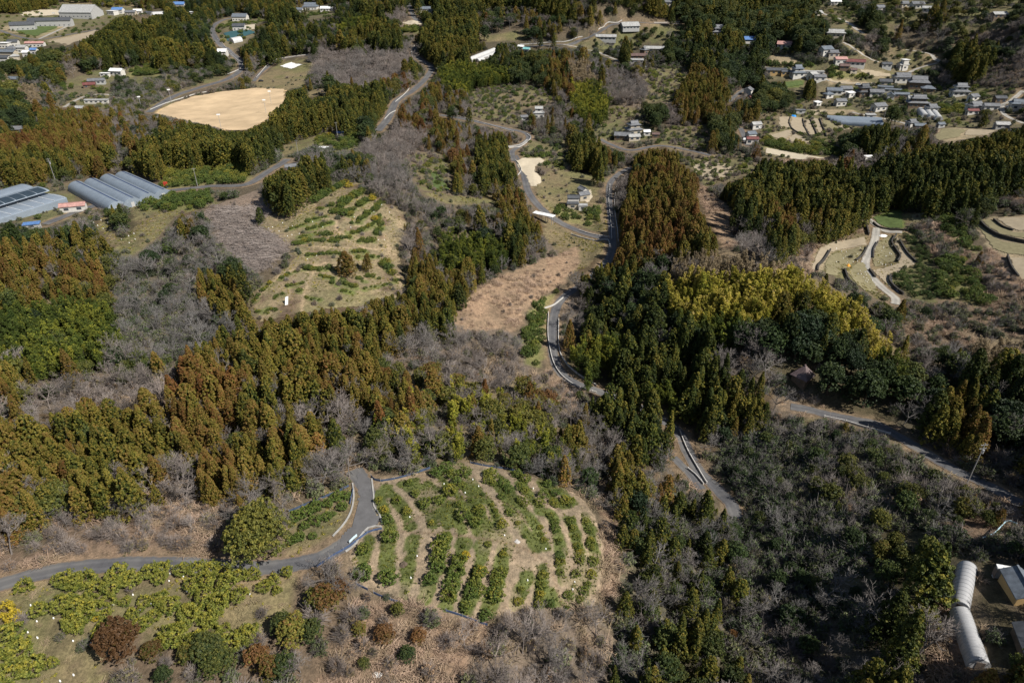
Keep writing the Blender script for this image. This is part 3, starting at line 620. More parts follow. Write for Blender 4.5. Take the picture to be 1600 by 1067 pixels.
def broad(seed, H=9.0, Rr=3.2, nsub=9, flat=.8):
    g = np.random.default_rng(seed); p = Plant(); segs = [((0, 0, -1), (0, 0, H * .3), .26, .2)]
    k = np.arange(nsub); a = k * 2.4 + g.uniform(0, 6.28); fr = np.sqrt((k + .4) / nsub)
    sub = np.stack([np.cos(a) * fr * Rr * .68, np.sin(a) * fr * Rr * .68, H * (.80 - .42 * fr ** 2) + g.uniform(-.5, .4, nsub)], 1)
    sr = Rr * g.uniform(.36, .56, nsub)
    for c, r in zip(sub, sr):
        q = int(36 * (r / 1.4) ** 1.4) + 12
        d = unit(g.normal(size=(q, 3))); d[:, 2] = np.abs(d[:, 2]) * .95 - .25; d = unit(d)
        rad = r * (1 + .22 * np.sin(d[:, :1] * 5 + seed) + g.uniform(-.2, .12, (q, 1)))
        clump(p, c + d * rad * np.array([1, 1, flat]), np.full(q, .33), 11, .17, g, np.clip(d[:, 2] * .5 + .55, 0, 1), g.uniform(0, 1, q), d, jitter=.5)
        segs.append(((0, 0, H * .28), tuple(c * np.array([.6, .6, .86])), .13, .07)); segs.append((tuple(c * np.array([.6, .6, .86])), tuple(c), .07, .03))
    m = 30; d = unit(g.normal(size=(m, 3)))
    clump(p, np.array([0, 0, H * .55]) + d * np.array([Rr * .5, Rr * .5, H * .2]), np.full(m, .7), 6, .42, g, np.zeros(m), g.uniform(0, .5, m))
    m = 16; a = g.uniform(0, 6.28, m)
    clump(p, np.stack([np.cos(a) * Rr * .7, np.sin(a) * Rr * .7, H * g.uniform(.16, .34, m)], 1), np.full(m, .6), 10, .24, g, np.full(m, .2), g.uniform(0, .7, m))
    return p.crown('broadleaf_crown', LEAF['broad']), wood(segs, 'broadleaf_trunk', BARK, 5)
def bare(seed, H=9.5, spread=.62, twigs=1.0, ivy=0):
    g = np.random.default_rng(seed); trunk, br = [], []
    def grow(a, d, ln, r, lv):
        n_ = 3 if lv == 0 else 2; q = np.array(a, float)
        for i in range(n_):
            d = unit(d + g.normal(size=3) * .12 + np.array([0, 0, .06])); e = q + d * ln / n_
            (trunk if lv < 1 else br).append((q.copy(), e.copy(), r * (1 - .22 * i), r * (1 - .22 * (i + 1)))); q = e
            if lv >= 1 and lv < 4:
                for _ in range(int(g.integers(1, 3))): grow(q, unit(d + g.normal(size=3) * .7), ln * g.uniform(.42, .62), max(.016, r * .5), max(3, lv + 1))
        if lv < 4:
            for _ in range([3, 3, 3, 3][lv] if lv else int(g.integers(4, 6))):
                dd = unit(d + g.normal(size=3) * (spread if lv else spread * 1.0)); dd[2] = abs(dd[2]) * .8 + .12
                grow(q, unit(dd), ln * g.uniform(.55, .78), max(.018, r * .56), lv + 1)
    grow((0, 0, -.6), np.array([g.normal() * .08, g.normal() * .08, 1.]), H * .34, .15, 0)
    zz = max(q[1][2] for q in br); sc = H / zz
    f = lambda L: [(q[0] * sc, q[1] * sc, q[2] * 1.15, max(.014, q[3] * 1.15)) for q in L]
    return wood(f(br), 'bare_branches', TWIG, 3), wood(f(trunk), 'bare_trunk', TWIG, 5)
def bamboo(seed, n=4, H=11.0):
    g = np.random.default_rng(seed); p = Plant(); segs = []
    for i in range(n):
        b = np.array([g.normal() * .6, g.normal() * .6, -.5]); h = H * g.uniform(.72, 1.05); a = g.uniform(0, 6.28); lean = g.uniform(.5, 1.3)
        q = [b + np.array([math.cos(a) * lean * s ** 2.4, math.sin(a) * lean * s ** 2.4, h * (s - .10 * s ** 4)]) for s in np.linspace(0, 1, 8)]
        for k in range(7): segs.append((q[k], q[k + 1], .05 * (1 - k * .12), .05 * (1 - (k + 1) * .12)))
        m = 46; s = g.uniform(.28, 1.0, m); Q = np.array([[np.interp(v, np.linspace(0, 1, 8), [w[j] for w in q]) for j in range(3)] for v in s])
        d = unit(np.stack([g.normal(size=m), g.normal(size=m), np.full(m, -.1)], 1)); ln = (.85 * np.sin(np.clip((1.05 - s) * 2.6, .25, 1.57)) + .1)[:, None]
        C = Q + d * ln * g.uniform(.3, 1, (m, 1)) * .95
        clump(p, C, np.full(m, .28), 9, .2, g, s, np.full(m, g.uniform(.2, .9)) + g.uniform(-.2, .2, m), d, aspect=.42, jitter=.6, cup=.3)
    return p.crown('bamboo_leaves', LEAF['bamboo']), wood(segs, 'bamboo_culms', CULM, 4)
def citrus(seed, H=2.3, Rr=1.35):
    g = np.random.default_rng(seed); p = Plant(); q = 120
    d = unit(g.normal(size=(q, 3))); d[:, 2] = d[:, 2] * .9 + .12; d = unit(d)
    lob = 1 + .16 * np.sin(np.arctan2(d[:, 1], d[:, 0]) * 3 + seed) + .12 * np.sin(d[:, 2] * 5 + seed)
    C = np.array([0, 0, H * .52]) + d * (Rr * lob * g.uniform(.72, 1.05, q))[:, None] * np.array([1, 1, .62 * H / Rr / 1.45])
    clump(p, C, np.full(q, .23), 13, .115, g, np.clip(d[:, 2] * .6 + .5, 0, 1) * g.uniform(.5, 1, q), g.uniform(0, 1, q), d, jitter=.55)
    segs = [((0, 0, -.4), (0, 0, .5), .07, .05)]
    for _ in range(6):
        a = g.uniform(0, 6.28); segs.append(((0, 0, .4), (math.cos(a) * Rr * .6, math.sin(a) * Rr * .6, H * .55), .045, .02))
    return p.crown('citrus_crown', LEAF['citrus']), wood(segs, 'citrus_trunk', BARK, 4)
def shrub(seed, H=2.4, Rr=1.3, leafy=.6):
    g = np.random.default_rng(seed); p = Plant(); q = int(70 * leafy) + 6
    d = unit(g.normal(size=(q, 3))); d[:, 2] = np.abs(d[:, 2])
    C = d * np.array([Rr, Rr, H]) * g.uniform(.45, 1.0, (q, 1)) + np.array([0, 0, .1])
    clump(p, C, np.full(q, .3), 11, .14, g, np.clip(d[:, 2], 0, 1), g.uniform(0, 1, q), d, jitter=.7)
    segs = []
    for _ in range(int(150 * (1.35 - leafy))):
        a, b = g.uniform(0, 6.28), g.uniform(.2, 1.25); ln = g.uniform(.5, 1.1); e = np.array([math.cos(a) * math.cos(b) * Rr * 1.1, math.sin(a) * math.cos(b) * Rr * 1.1, math.sin(b) * H * 1.05]) * ln
        mid = e * .5 + np.array([0, 0, .2]); st = np.array([g.normal() * .25, g.normal() * .25, -.2])
        segs += [(st, mid, .035, .026), (mid, e, .026, .016), (mid, e + g.normal(size=3) * .45, .022, .015), (e * .8, e + g.normal(size=3) * .4, .018, .014)]
    return p.crown('shrub_leaves', LEAF['shrub']), wood(segs, 'shrub_stems', TWIG, 3)
def brush(seed, n=42, H=1.0, Rr=.9):
    g = np.random.default_rng(seed); segs = []
    for _ in range(n):
        a = g.uniform(0, 6.28); b = np.array([g.normal() * Rr * .4, g.normal() * Rr * .4, -.1]); ln = g.uniform(.5, 1.1); l2 = g.uniform(.25, 1.1)
        m = b + np.array([math.cos(a) * l2 * .3, math.sin(a) * l2 * .3, H * .6 * ln]); e = b + np.array([math.cos(a) * l2, math.sin(a) * l2, H * (.8 + .3 * g.normal() * .5) * ln])
        segs += [(b, m, .03, .024), (m, e, .024, .012)]
    return wood(segs, 'dry_brush_stems', STRAW, 3)
def joined(name, a, b):
    """one mesh out of crown and trunk, for the parts of a wood that nobody can count"""
    Vs, Fs, mi, le, sh, n0 = [], [], [], [], [], 0
    for k, me in enumerate((a, b)):
        v = np.empty(len(me.vertices) * 3, np.float32); me.vertices.foreach_get('co', v); Vs.append(v.reshape(-1, 3))
        lp = np.empty(len(me.loops), np.int32); me.loops.foreach_get('vertex_index', lp); Fs.append(lp.reshape(-1, 4) + n0); mi.append(np.full(len(me.polygons), k)); n0 += len(me.vertices)
        for nm_, L in (('leaf', le), ('shoot', sh)):
            x = np.empty(len(me.polygons), np.float32); me.attributes[nm_].data.foreach_get('value', x); L.append(x)
    return mesh(name, np.vstack(Vs), [np.vstack(Fs)], [a.materials[0], b.materials[0]], np.concatenate(mi), {'leaf': ('FACE', 'FLOAT', np.concatenate(le)), 'shoot': ('FACE', 'FLOAT', np.concatenate(sh))})
SPEC = {  # species: spacing, prototypes [(crown, trunk, height, crown radius)]
 'cedar': (2.6, [(cedar(11), 14, 2.5), (cedar(12, 15, 2.2, .9), 15, 2.2), (cedar(13, 13, 2.8, .62, .08, 240), 13, 2.8), (cedar(14, 16, 2.6, .85), 16, 2.6), (cedar(15, 12, 2.6, .55, .1, 230), 12, 2.6), (cedar(16, 14, 2.3, .7), 14, 2.3), (cedar(17, 13, 3.0, .5, .06, 210), 13, 3.0), (cedar(18, 15, 2.0, 1.0, .2, 150), 15, 2.0), (cedar(19, 12.5, 2.7, .75, .1, 150), 12.5, 2.7), (cedar(20, 11, 2.9, .42, .12, 200), 11, 2.9)]),
 'broad': (4.6, [(broad(21), 9, 3.2), (broad(22, 8, 2.9, 7), 8, 2.9), (broad(23, 10, 3.4, 11), 10, 3.4), (broad(24, 9, 2.7, 8, 1.0), 9, 2.7), (broad(25, 7.5, 3.3, 10, .65), 7.5, 3.3), (broad(26, 10.5, 5.2, 20, .85), 10.5, 5.2)]),
 'bare': (3.9, [(bare(31), 9.5, 2.8), (bare(32, 8.5, .75), 8.5, 3), (bare(33, 10.5, .5), 10.5, 2.6), (bare(34, 8, .85), 8, 3.2), (bare(35, 9, .65), 9, 2.8), (bare(36, 7.5, .6), 7.5, 2.5)]),
 'bamboo': (2.1, [(bamboo(41), 11, 1.5), (bamboo(42, 5, 10), 10, 1.5), (bamboo(43, 3, 12), 12, 1.4), (bamboo(44, 4, 10.5), 10.5, 1.5)]),
 'citrus': (2.5, [(citrus(51), 2.3, 1.35), (citrus(52, 2.1, 1.4), 2.1, 1.4), (citrus(53, 2.5, 1.3), 2.5, 1.3), (citrus(54, 2.2, 1.45), 2.2, 1.45)]),
 'shrub': (1.9, [(shrub(61, leafy=.9), 2.4, 1.3), (shrub(62, 2.8, 1.4, .55), 2.8, 1.4), (shrub(63, 2, 1.5, .7), 2, 1.5), (shrub(64, 2.4, 1.4, .25), 2.4, 1.4), (shrub(65, 2.2, 1.5, .1), 2.2, 1.5)]),
}
NAMES = {'cedar': ('cedar_tree', 'crown', 'trunk'), 'broad': ('broadleaf_tree', 'crown', 'trunk'), 'bare': ('bare_tree', 'branches', 'trunk'), 'bamboo': ('bamboo_clump', 'leaves', 'culms'), 'citrus': ('citrus_tree', 'crown', 'trunk'), 'shrub': ('shrub', 'leaves', 'stems')}
CATS = {'cedar': 'cedar tree', 'broad': 'evergreen tree', 'bare': 'bare tree', 'bamboo': 'bamboo', 'citrus': 'citrus tree', 'shrub': 'shrub'}
MIX = {  # ground code: species, chance, heights, tint, spread of tint
 'C': [('cedar', .93, 6, 10.5, .54, .2), ('bare', .2, 5.5, 8.5, .3, .3), ('broad', .12, 5, 8, .6, .2), ('shrub', .1, 1.5, 3, .5, .3)],
 'K': [('cedar', .95, 9, 13.5, .27, .13), ('broad', .08, 6, 9, .3, .2)],
 'L': [('cedar', .85, 7, 11, .56, .18), ('broad', .22, 6, 9, .5, .2)],
 'X': [('cedar', .5, 7, 11, .58, .2), ('broad', .35, 6, 9, .5, .25), ('bare', .22, 6, 9, .4, .3), ('shrub', .1, 1.5, 3, .5, .3)],
 'W': [('shrub', .3, 1.5, 3.2, .3, .3), ('broad', .5, 6, 10, .28, .2), ('cedar', .3, 9, 14, .25, .2), ('bare', .34, 6, 10, .3, .3)],
 'E': [('broad', .95, 7, 11, .34, .18), ('cedar', .07, 9, 13, .3, .2), ('shrub', .1, 1.5, 3, .2, .2)],
 'M': [('broad', .3, 5, 9, .42, .25), ('bare', .42, 6, 9, .4, .3), ('shrub', .4, 1.5, 3, .4, .3), ('cedar', .07, 8, 12, .62, .2)],
 'B': [('bare', .9, 6, 9.5, .5, .3), ('shrub', .3, 1.5, 3, .7, .25), ('broad', .05, 4, 7, .4, .2)],
 'N': [('bamboo', .9, 7, 11, .34, .12), ('broad', .1, 6, 8, .35, .2)],
 'Y': [('bamboo', 1, 8, 12, .76, .09), ('broad', .03, 6, 8, .4, .2)],
 'T': [('bamboo', .9, 7, 10, 1.3, .08), ('bare', .3, 6, 8, .8, .2)],
 'S': [('shrub', .95, 1.6, 3.6, .2, .3), ('bare', .28, 4, 7, .25, .3), ('broad', .8, 2.8, 6, .38, .2)],
 'D': [('shrub', .26, 1, 2.4, .85, .25), ('bare', .08, 3, 6, .6, .3)],
 'Q': [('broad', .5, 5, 8.5, .58, .2), ('bare', .4, 6, 8.5, .5, .3), ('bamboo', .22, 7, 9, .5, .1), ('shrub', .25, 1.5, 3, .5, .3), ('cedar', .06, 8, 11, .75, .15)],
 'U': [('cedar', .42, 6, 9.5, .3, .13), ('bare', .4, 6, 9, .25, .2), ('broad', .55, 4, 7.5, .36, .2), ('shrub', .5, 1.5, 3.4, .25, .3)],
 'b': [('bare', .55, 2.8, 5.5, .5, .3), ('shrub', .5, 1, 2.6, .75, .3)],
 'm': [('broad', .3, 3, 5.5, .5, .3), ('bare', .35, 4, 6.5, .4, .3), ('shrub', .5, 1.2, 3, .5, .3)],
 'e': [('broad', .9, 4.5, 6.5, .6, .2), ('shrub', .4, 1.5, 3, .3, .3)],
 'g': [('bare', .6, 5, 8.5, .1, .25), ('broad', .26, 4, 7.5, .25, .2), ('shrub', .55, 1.6, 3.4, .3, .3)], 'I': [('shrub', .5, 1, 2.8, .6, .3), ('bare', .2, 3, 6, .4, .3), ('broad', .06, 3, 6, .3, .2)], 'z': [('shrub', .05, .5, 1.3, .9, .15)], 'r': [('citrus', .9, 1.0, 1.8, .12, .1)],
 'R': [('citrus', .85, 1.5, 2.8, .42, .16)], 'H': [('citrus', .24, 1.2, 2.2, .4, .15), ('shrub', .24, .8, 2, .5, .3)],
 'V': [('shrub', .2, .8, 2, .3, .25), ('citrus', .08, 1.5, 2.2, .4, .15), ('broad', .06, 2.5, 4.5, .35, .2)], 'J': [('bare', .9, 5, 7, 1.6, .2)],
 'O': [('shrub', .06, .6, 1.5, .45, .3)], 'Z': [('shrub', .06, .5, 1.3, .9, .15)], 'P': [], 'G': [], 'A': [], 'F': [],
}
mark_open(pts('1238,588 1256,562 1276,588 1276,602 1236,602'))
if 'BUILT' not in globals(): BUILT = []           # (x, y, radius) of buildings and other things that plants keep clear of
def near_built(x, y, pad):
    r = np.zeros(x.shape, bool)
    for bx, by, br in BUILT: r |= (x - bx) ** 2 + (y - by) ** 2 < (br + pad) ** 2
    return r
plants = {k: [] for k in SPEC}   # rows: x, y, z, height, width factor, rotation, tint, tone, prototype
def put(sp, x, y, H, tint, tone=1.0, wf=1.0, proto=None):
    k = int(rng.integers(len(SPEC[sp][1]))) if proto is None else proto
    plants[sp].append((float(x), float(y), float(ground(x, y)), H, wf, rng.uniform(0, 6.28), tint, tone, k))
def scatter():
    for sp, (space, protos) in SPEC.items():
        ny = np.arange(40, 1350, space)
        xs, ys = [], []
        for y in ny:
            hw = .80 * (y * CP + 85 * SP) + 70
            x = np.arange(-hw, hw, space); xs.append(x); ys.append(np.full(len(x), y))
        x = np.concatenate(xs); y = np.concatenate(ys)
        x = x + rng.uniform(-.48, .48, len(x)) * space; y = y + rng.uniform(-.48, .48, len(y)) * space
        d = np.hypot(x, y); keep = np.clip(1.15 - (d - 250) / 700, .36, 1); m = rng.uniform(0, 1, len(x)) < keep
        if sp in ('shrub',): m &= (d < 640)
        x, y, big = x[m], y[m], 1 / np.sqrt(keep[m])
        z = ground(x, y)
        bx, by, _ = project(x, y, z); m = (bx > -380) & (bx < 1980) & (by < 1260) & (by > -150)
        x, y, z, big, bx, by = x[m], y[m], z[m], big[m], bx[m], by[m]
        lo = np.zeros((256, 5)); 
        for c, L in MIX.items():
            for q in L:
                if q[0] == sp: lo[ord(c)] = q[1:]
        lift = .55 * (lo[:, 1:3].max(0).mean() if lo.any() else 3)
        cx, cy_, _ = project(x, y, z + lift); code = codes(cx, cy_)
        # a low plant follows the ground under it
        if sp in ('citrus', 'shrub'): code = codes(bx, by)
        L = lo[code]; m = rng.uniform(0, 1, len(x)) < L[:, 0]
        rd = road_dist(x, y); rad = np.mean([p[2] for p in protos])
        m &= rd > (rad * .5 + .5) * (1 if sp not in ('cedar', 'broad') else 1.1)
        x, y, z, big, L, bx, by, code = x[m], y[m], z[m], big[m], L[m], bx[m], by[m], code[m]
        H = rng.uniform(L[:, 1], L[:, 2]) * np.minimum(big, 1.35)
        H *= (.70 + .36 * vnoise(x, y, 26, 41) + .28 * vnoise(x, y, 7, 42))
        ok = ~near_built(x, y, rad * .6)
        if sp not in ('citrus', 'shrub'):
            ok &= ~is_open(bx, by) | np.isin(code, [ord(c) for c in 'VJ'])
            for it in range(4):
                hit = np.zeros(len(x), bool)
                for f, s in ((.35, 0), (.6, 0), (.82, 0), (1.0, 0), (.5, 1.1), (.5, -1.1), (.78, .8), (.78, -.8)):
                    px, py, dd = project(x + s * rad * .75, y, z + H * f); hit |= is_open(px, py)
                if it < 3: H = np.where(hit, H * .72, H)
            ok &= ~hit
        else:
            opn = is_open(bx, by) & ~np.isin(code, [ord(c) for c in 'RHVOFZrz'])
            ok &= ~opn
            if sp == 'shrub':       # scrub beside a road in plain view stays below it
                for it in range(2):
                    hit = np.zeros(len(x), bool)
                    for f, s in ((.6, 0), (1.0, 0), (.6, 1), (.6, -1)):
                        px, py, dd = project(x + s * rad * .9, y, z + H * f); hit |= is_open(px, py) & ~is_open(bx, by)
                    H = np.where(hit, H * .6, H)
                ok &= ~hit
        x, y, z, H, L, code, big = x[ok], y[ok], z[ok], H[ok], L[ok], code[ok], big[ok]
        patch = vnoise(x, y, 26, 31) * .65 + vnoise(x, y, 11, 32) * .35 - .5
        tint = L[:, 3] + rng.normal(0, .62, len(x)) * L[:, 4] + patch * L[:, 4] * 3.4
        tone = np.clip(rng.normal(1, .13, len(x)), .7, 1.35)
        if sp == 'shrub':       # leafy where it is green, bare where the slope is dry
            pr = np.where(tint < .5, rng.choice([0, 0, 2, 2, 1], len(x)), rng.choice([1, 3, 4, 4], len(x)))
        else: pr = rng.integers(0, min(len(protos), 10) if sp != 'broad' else 5, len(x))
        wf = rng.uniform(.9, 1.25, len(x)) * (.88 if sp == 'cedar' else .92) * np.minimum(big, 1.4) ** .5
        plants[sp] += list(zip(x, y, z, H, wf, rng.uniform(0, 6.28, len(x)), tint, tone, pr))

brush_rows = []
def scatter_brush():
    for codes_, sp_, dmax, h0, h1, t0, t1, dens in (('DIb', 1.0, 210, .6, 1.5, .55, 1.1, .9), ('DIb', 1.7, 420, .8, 1.7, .55, 1.1, .8), ('Z', 1.6, 330, .5, 1.2, .75, 1.15, .6), ('BM', 1.9, 170, .7, 1.5, .3, .9, .5), ('O', 1.7, 320, .18, .45, -.1, .6, .55), ('SV', 2.2, 300, .3, .9, .1, .8, .5), ('F', 1.3, 170, .10, .25, .1, .7, .25)):
        y = np.arange(45, dmax, sp_); hw = .8 * dmax + 60; X, Y = np.meshgrid(np.arange(-hw, hw, sp_), y); x = (X + rng.uniform(-.5, .5, X.shape) * sp_).ravel(); y = (Y + rng.uniform(-.5, .5, X.shape) * sp_).ravel()
        lo_ = 0 if sp_ < 1.7 or codes_ != 'DIb' else 205
        m = (np.hypot(x, y) < dmax) & (np.hypot(x, y) > lo_) & (np.abs(x) < .82 * y + 90) & (rng.uniform(0, 1, len(x)) < dens); x, y = x[m], y[m]
        z = ground(x, y); px, py, _ = project(x, y, z); m = (vnoise(x, y, 5, 61) * .6 + vnoise(x, y, 14, 62) * .6 > .42 + .22 * rng.uniform(0, 1, len(x))) & np.isin(codes(px, py), [ord(c) for c in codes_]) & (px > -300) & (px < 1900) & (py < 1250) & (road_dist(x, y) > .5); x, y, z = x[m], y[m], z[m]
        m = ~near_built(x, y, .3); x, y, z = x[m], y[m], z[m]; n_ = len(x); h = rng.uniform(h0, h1, n_) * (.7 + .6 * vnoise(x, y, 7, 51))
        brush_rows.extend(zip(x, y, z, h, rng.uniform(.9, 1.6, n_) * (1 if h1 > .5 else 1.8), rng.uniform(0, 6.28, n_), rng.uniform(t0, t1, n_), rng.uniform(.75, 1.2, n_), rng.integers(0, 4, n_)))

def felled(seed, n=16):
    g = np.random.default_rng(seed); segs = []
    for _ in range(n):
        a = g.normal() * .35 - .5; c = np.array([g.normal() * 1.2, g.normal() * 1.2, g.uniform(.05, .5)]); ln = g.uniform(.8, 2.4); d = np.array([math.cos(a), math.sin(a), g.normal() * .12]) * ln
        segs.append((c - d, c + d, g.uniform(.03, .07), .02))
        for _ in range(3): e = c + d * g.uniform(-.2, .8); segs.append((e, e + d * .35 + g.normal(size=3) * .35, .022, .012))
    return wood(segs, 'felled_branches', TWIG, 3)

def tuft(seed, n=16):
    g = np.random.default_rng(seed); p = Plant(); a = g.uniform(0, 6.28, n); r = g.uniform(0, .34, n)
    C = np.stack([np.cos(a) * r, np.sin(a) * r, g.uniform(.05, .2, n)], 1); N = unit(np.stack([np.cos(a), np.sin(a), np.full(n, .7)], 1) + g.normal(size=(n, 3)) * .5)
    p.leaves(C, N, g.uniform(.08, .2, n), g, g.uniform(0, 1, n), g.uniform(0, 1, n), aspect=.35)
    return p.crown('grass_tuft', LEAF['bamboo'])
tuft_rows = []
def scatter_tufts():
    for codes_, sp_, dmax, t0, t1, to, s0, s1 in (('F', .62, 175, .26, .46, .85, .5, 1.0), ('O', 1.25, 300, .3, 1.0, .8, .7, 1.5), ('H', 1.6, 330, .3, .8, .8, .8, 1.6)):
        y = np.arange(45, dmax, sp_); hw = .8 * dmax + 60; X, Y = np.meshgrid(np.arange(-hw, hw, sp_), y); x = (X + rng.uniform(-.5, .5, X.shape) * sp_).ravel(); y = (Y + rng.uniform(-.5, .5, X.shape) * sp_).ravel()
        m = np.hypot(x, y) < dmax; x, y = x[m], y[m]; z = ground(x, y); px, py, _ = project(x, y, z)
        m = np.isin(codes(px, py), [ord(c) for c in codes_]) & (px > -200) & (px < 1800) & (py < 1200) & (road_dist(x, y) > .3); x, y, z = x[m], y[m], z[m]
        if codes_ == 'F': m = near(x, y, rowL) + rng.normal(0, .22, len(x)) + (vnoise(x, y, 3, 71) - .5) < 1.15
        else: m = vnoise(x, y, 6, 72) + rng.normal(0, .15, len(x)) > .52
        m &= ~near_built(x, y, .2); x, y, z = x[m], y[m], z[m]; n_ = len(x)
        tuft_rows.extend(zip(x, y, z + .04, rng.uniform(s0, s1, n_), rng.uniform(.9, 1.4, n_), rng.uniform(0, 6.28, n_), t0 + (t1 - t0) * vnoise(x, y, 4, 73), to * rng.uniform(.7, 1.2, n_), rng.integers(0, 3, n_)))
# ------------------------------------------------------------------ fields and yards as sheets just above the ground
def sheet(name, poly, m, dz=.08, cell=None, colour=None, kind='structure', step=None):
    """a piece of ground cover with its own outline, draped over the ground"""
    wp = np.array([at(*q)[:2] for q in poly]); dist = np.hypot(*wp.mean(0)); cell = cell or max(.35, dist / 800)
    x = np.arange(wp[:, 0].min() - cell, wp[:, 0].max() + cell, cell); y = np.arange(wp[:, 1].min() - cell, wp[:, 1].max() + cell, cell)
    X, Y = np.meshgrid(x, y)
    jx = X + (vnoise(X, Y, cell * 4, 3) - .5) * cell * 2; jy = Y + (vnoise(X, Y, cell * 4, 4) - .5) * cell * 2
    k = inside([tuple(q) for q in wp], jx, jy); q = k[:-1, :-1] & k[1:, 1:] & k[:-1, 1:] & k[1:, :-1]
    idx = np.arange(X.size).reshape(X.shape); F = np.stack([idx[:-1, :-1][q], idx[:-1, 1:][q], idx[1:, 1:][q], idx[1:, :-1][q]], 1)
    if not len(F): return None
    u, inv = np.unique(F, return_inverse=True); V = np.stack([X.ravel()[u], Y.ravel()[u], ground(X.ravel()[u], Y.ravel()[u]) + dz + dist * .00025], 1)
    at_ = {}
    if colour is not None: at_ = {'cover': ('POINT', 'FLOAT_COLOR', np.c_[colour(V[:, 0], V[:, 1]), np.ones(len(V))])}
    return link(name, mesh(name, V, [inv.reshape(-1, 4)], [m], smooth=True, attrs=at_), kind=kind)
M['sand'] = simple('ball_field_sand', (.50, .375, .235), .95, .22, .055, spec=.05, local=False)
M['paddy'] = simple('dry_paddy', (.33, .275, .195), .95, .14, .5, spec=.05, local=False)
M['pale_soil'] = simple('pale_gravel', (.46, .40, .30), .95, .10, .6, spec=.05, local=False)
M['straw'] = simple('straw_field', (.22, .195, .115), .95, .2, .7, spec=.05, local=False)
M['turf'] = simple('green_turf', (.085, .115, .042), .95, .3, .6, spec=.05, local=False)
M['pad'] = simple('white_pad', (.74, .73, .70), .8, .05, .3, local=False)
M['court'] = simple('teal_court', (.03, .085, .095), .8, .15, .3, local=False)
M['stone'] = simple('dark_stone_wall', (.055, .05, .044), .95, .5, 1.2, local=False, bmp=.2)
M['kerb'] = simple('pale_concrete', (.50, .485, .46), .85, .25, 1.0, local=False)
M['block'] = simple('grey_concrete', (.33, .32, .30), .9, .2, 1.0, local=False)
M['white'] = simple('white_paint', (.80, .80, .79), .5, .05, 1.0)
M['steel'] = simple('galvanised_steel', (.45, .46, .47), .45, .1, 2.0, metal=.4)
M['pole'] = simple('pole_concrete', (.26, .25, .24), .85, .1, 2.0)
M['blue_net'] = simple('blue_netting', (.06, .09, .17), .8, .35, 1.5, local=False)
M['dark_net'] = simple('dark_blue_netting', (.05, .075, .13), .8, .35, 1.5, local=False)
M['apron'] = simple('apron_asphalt', (.115, .113, .115), .9, .2, .5, local=False)
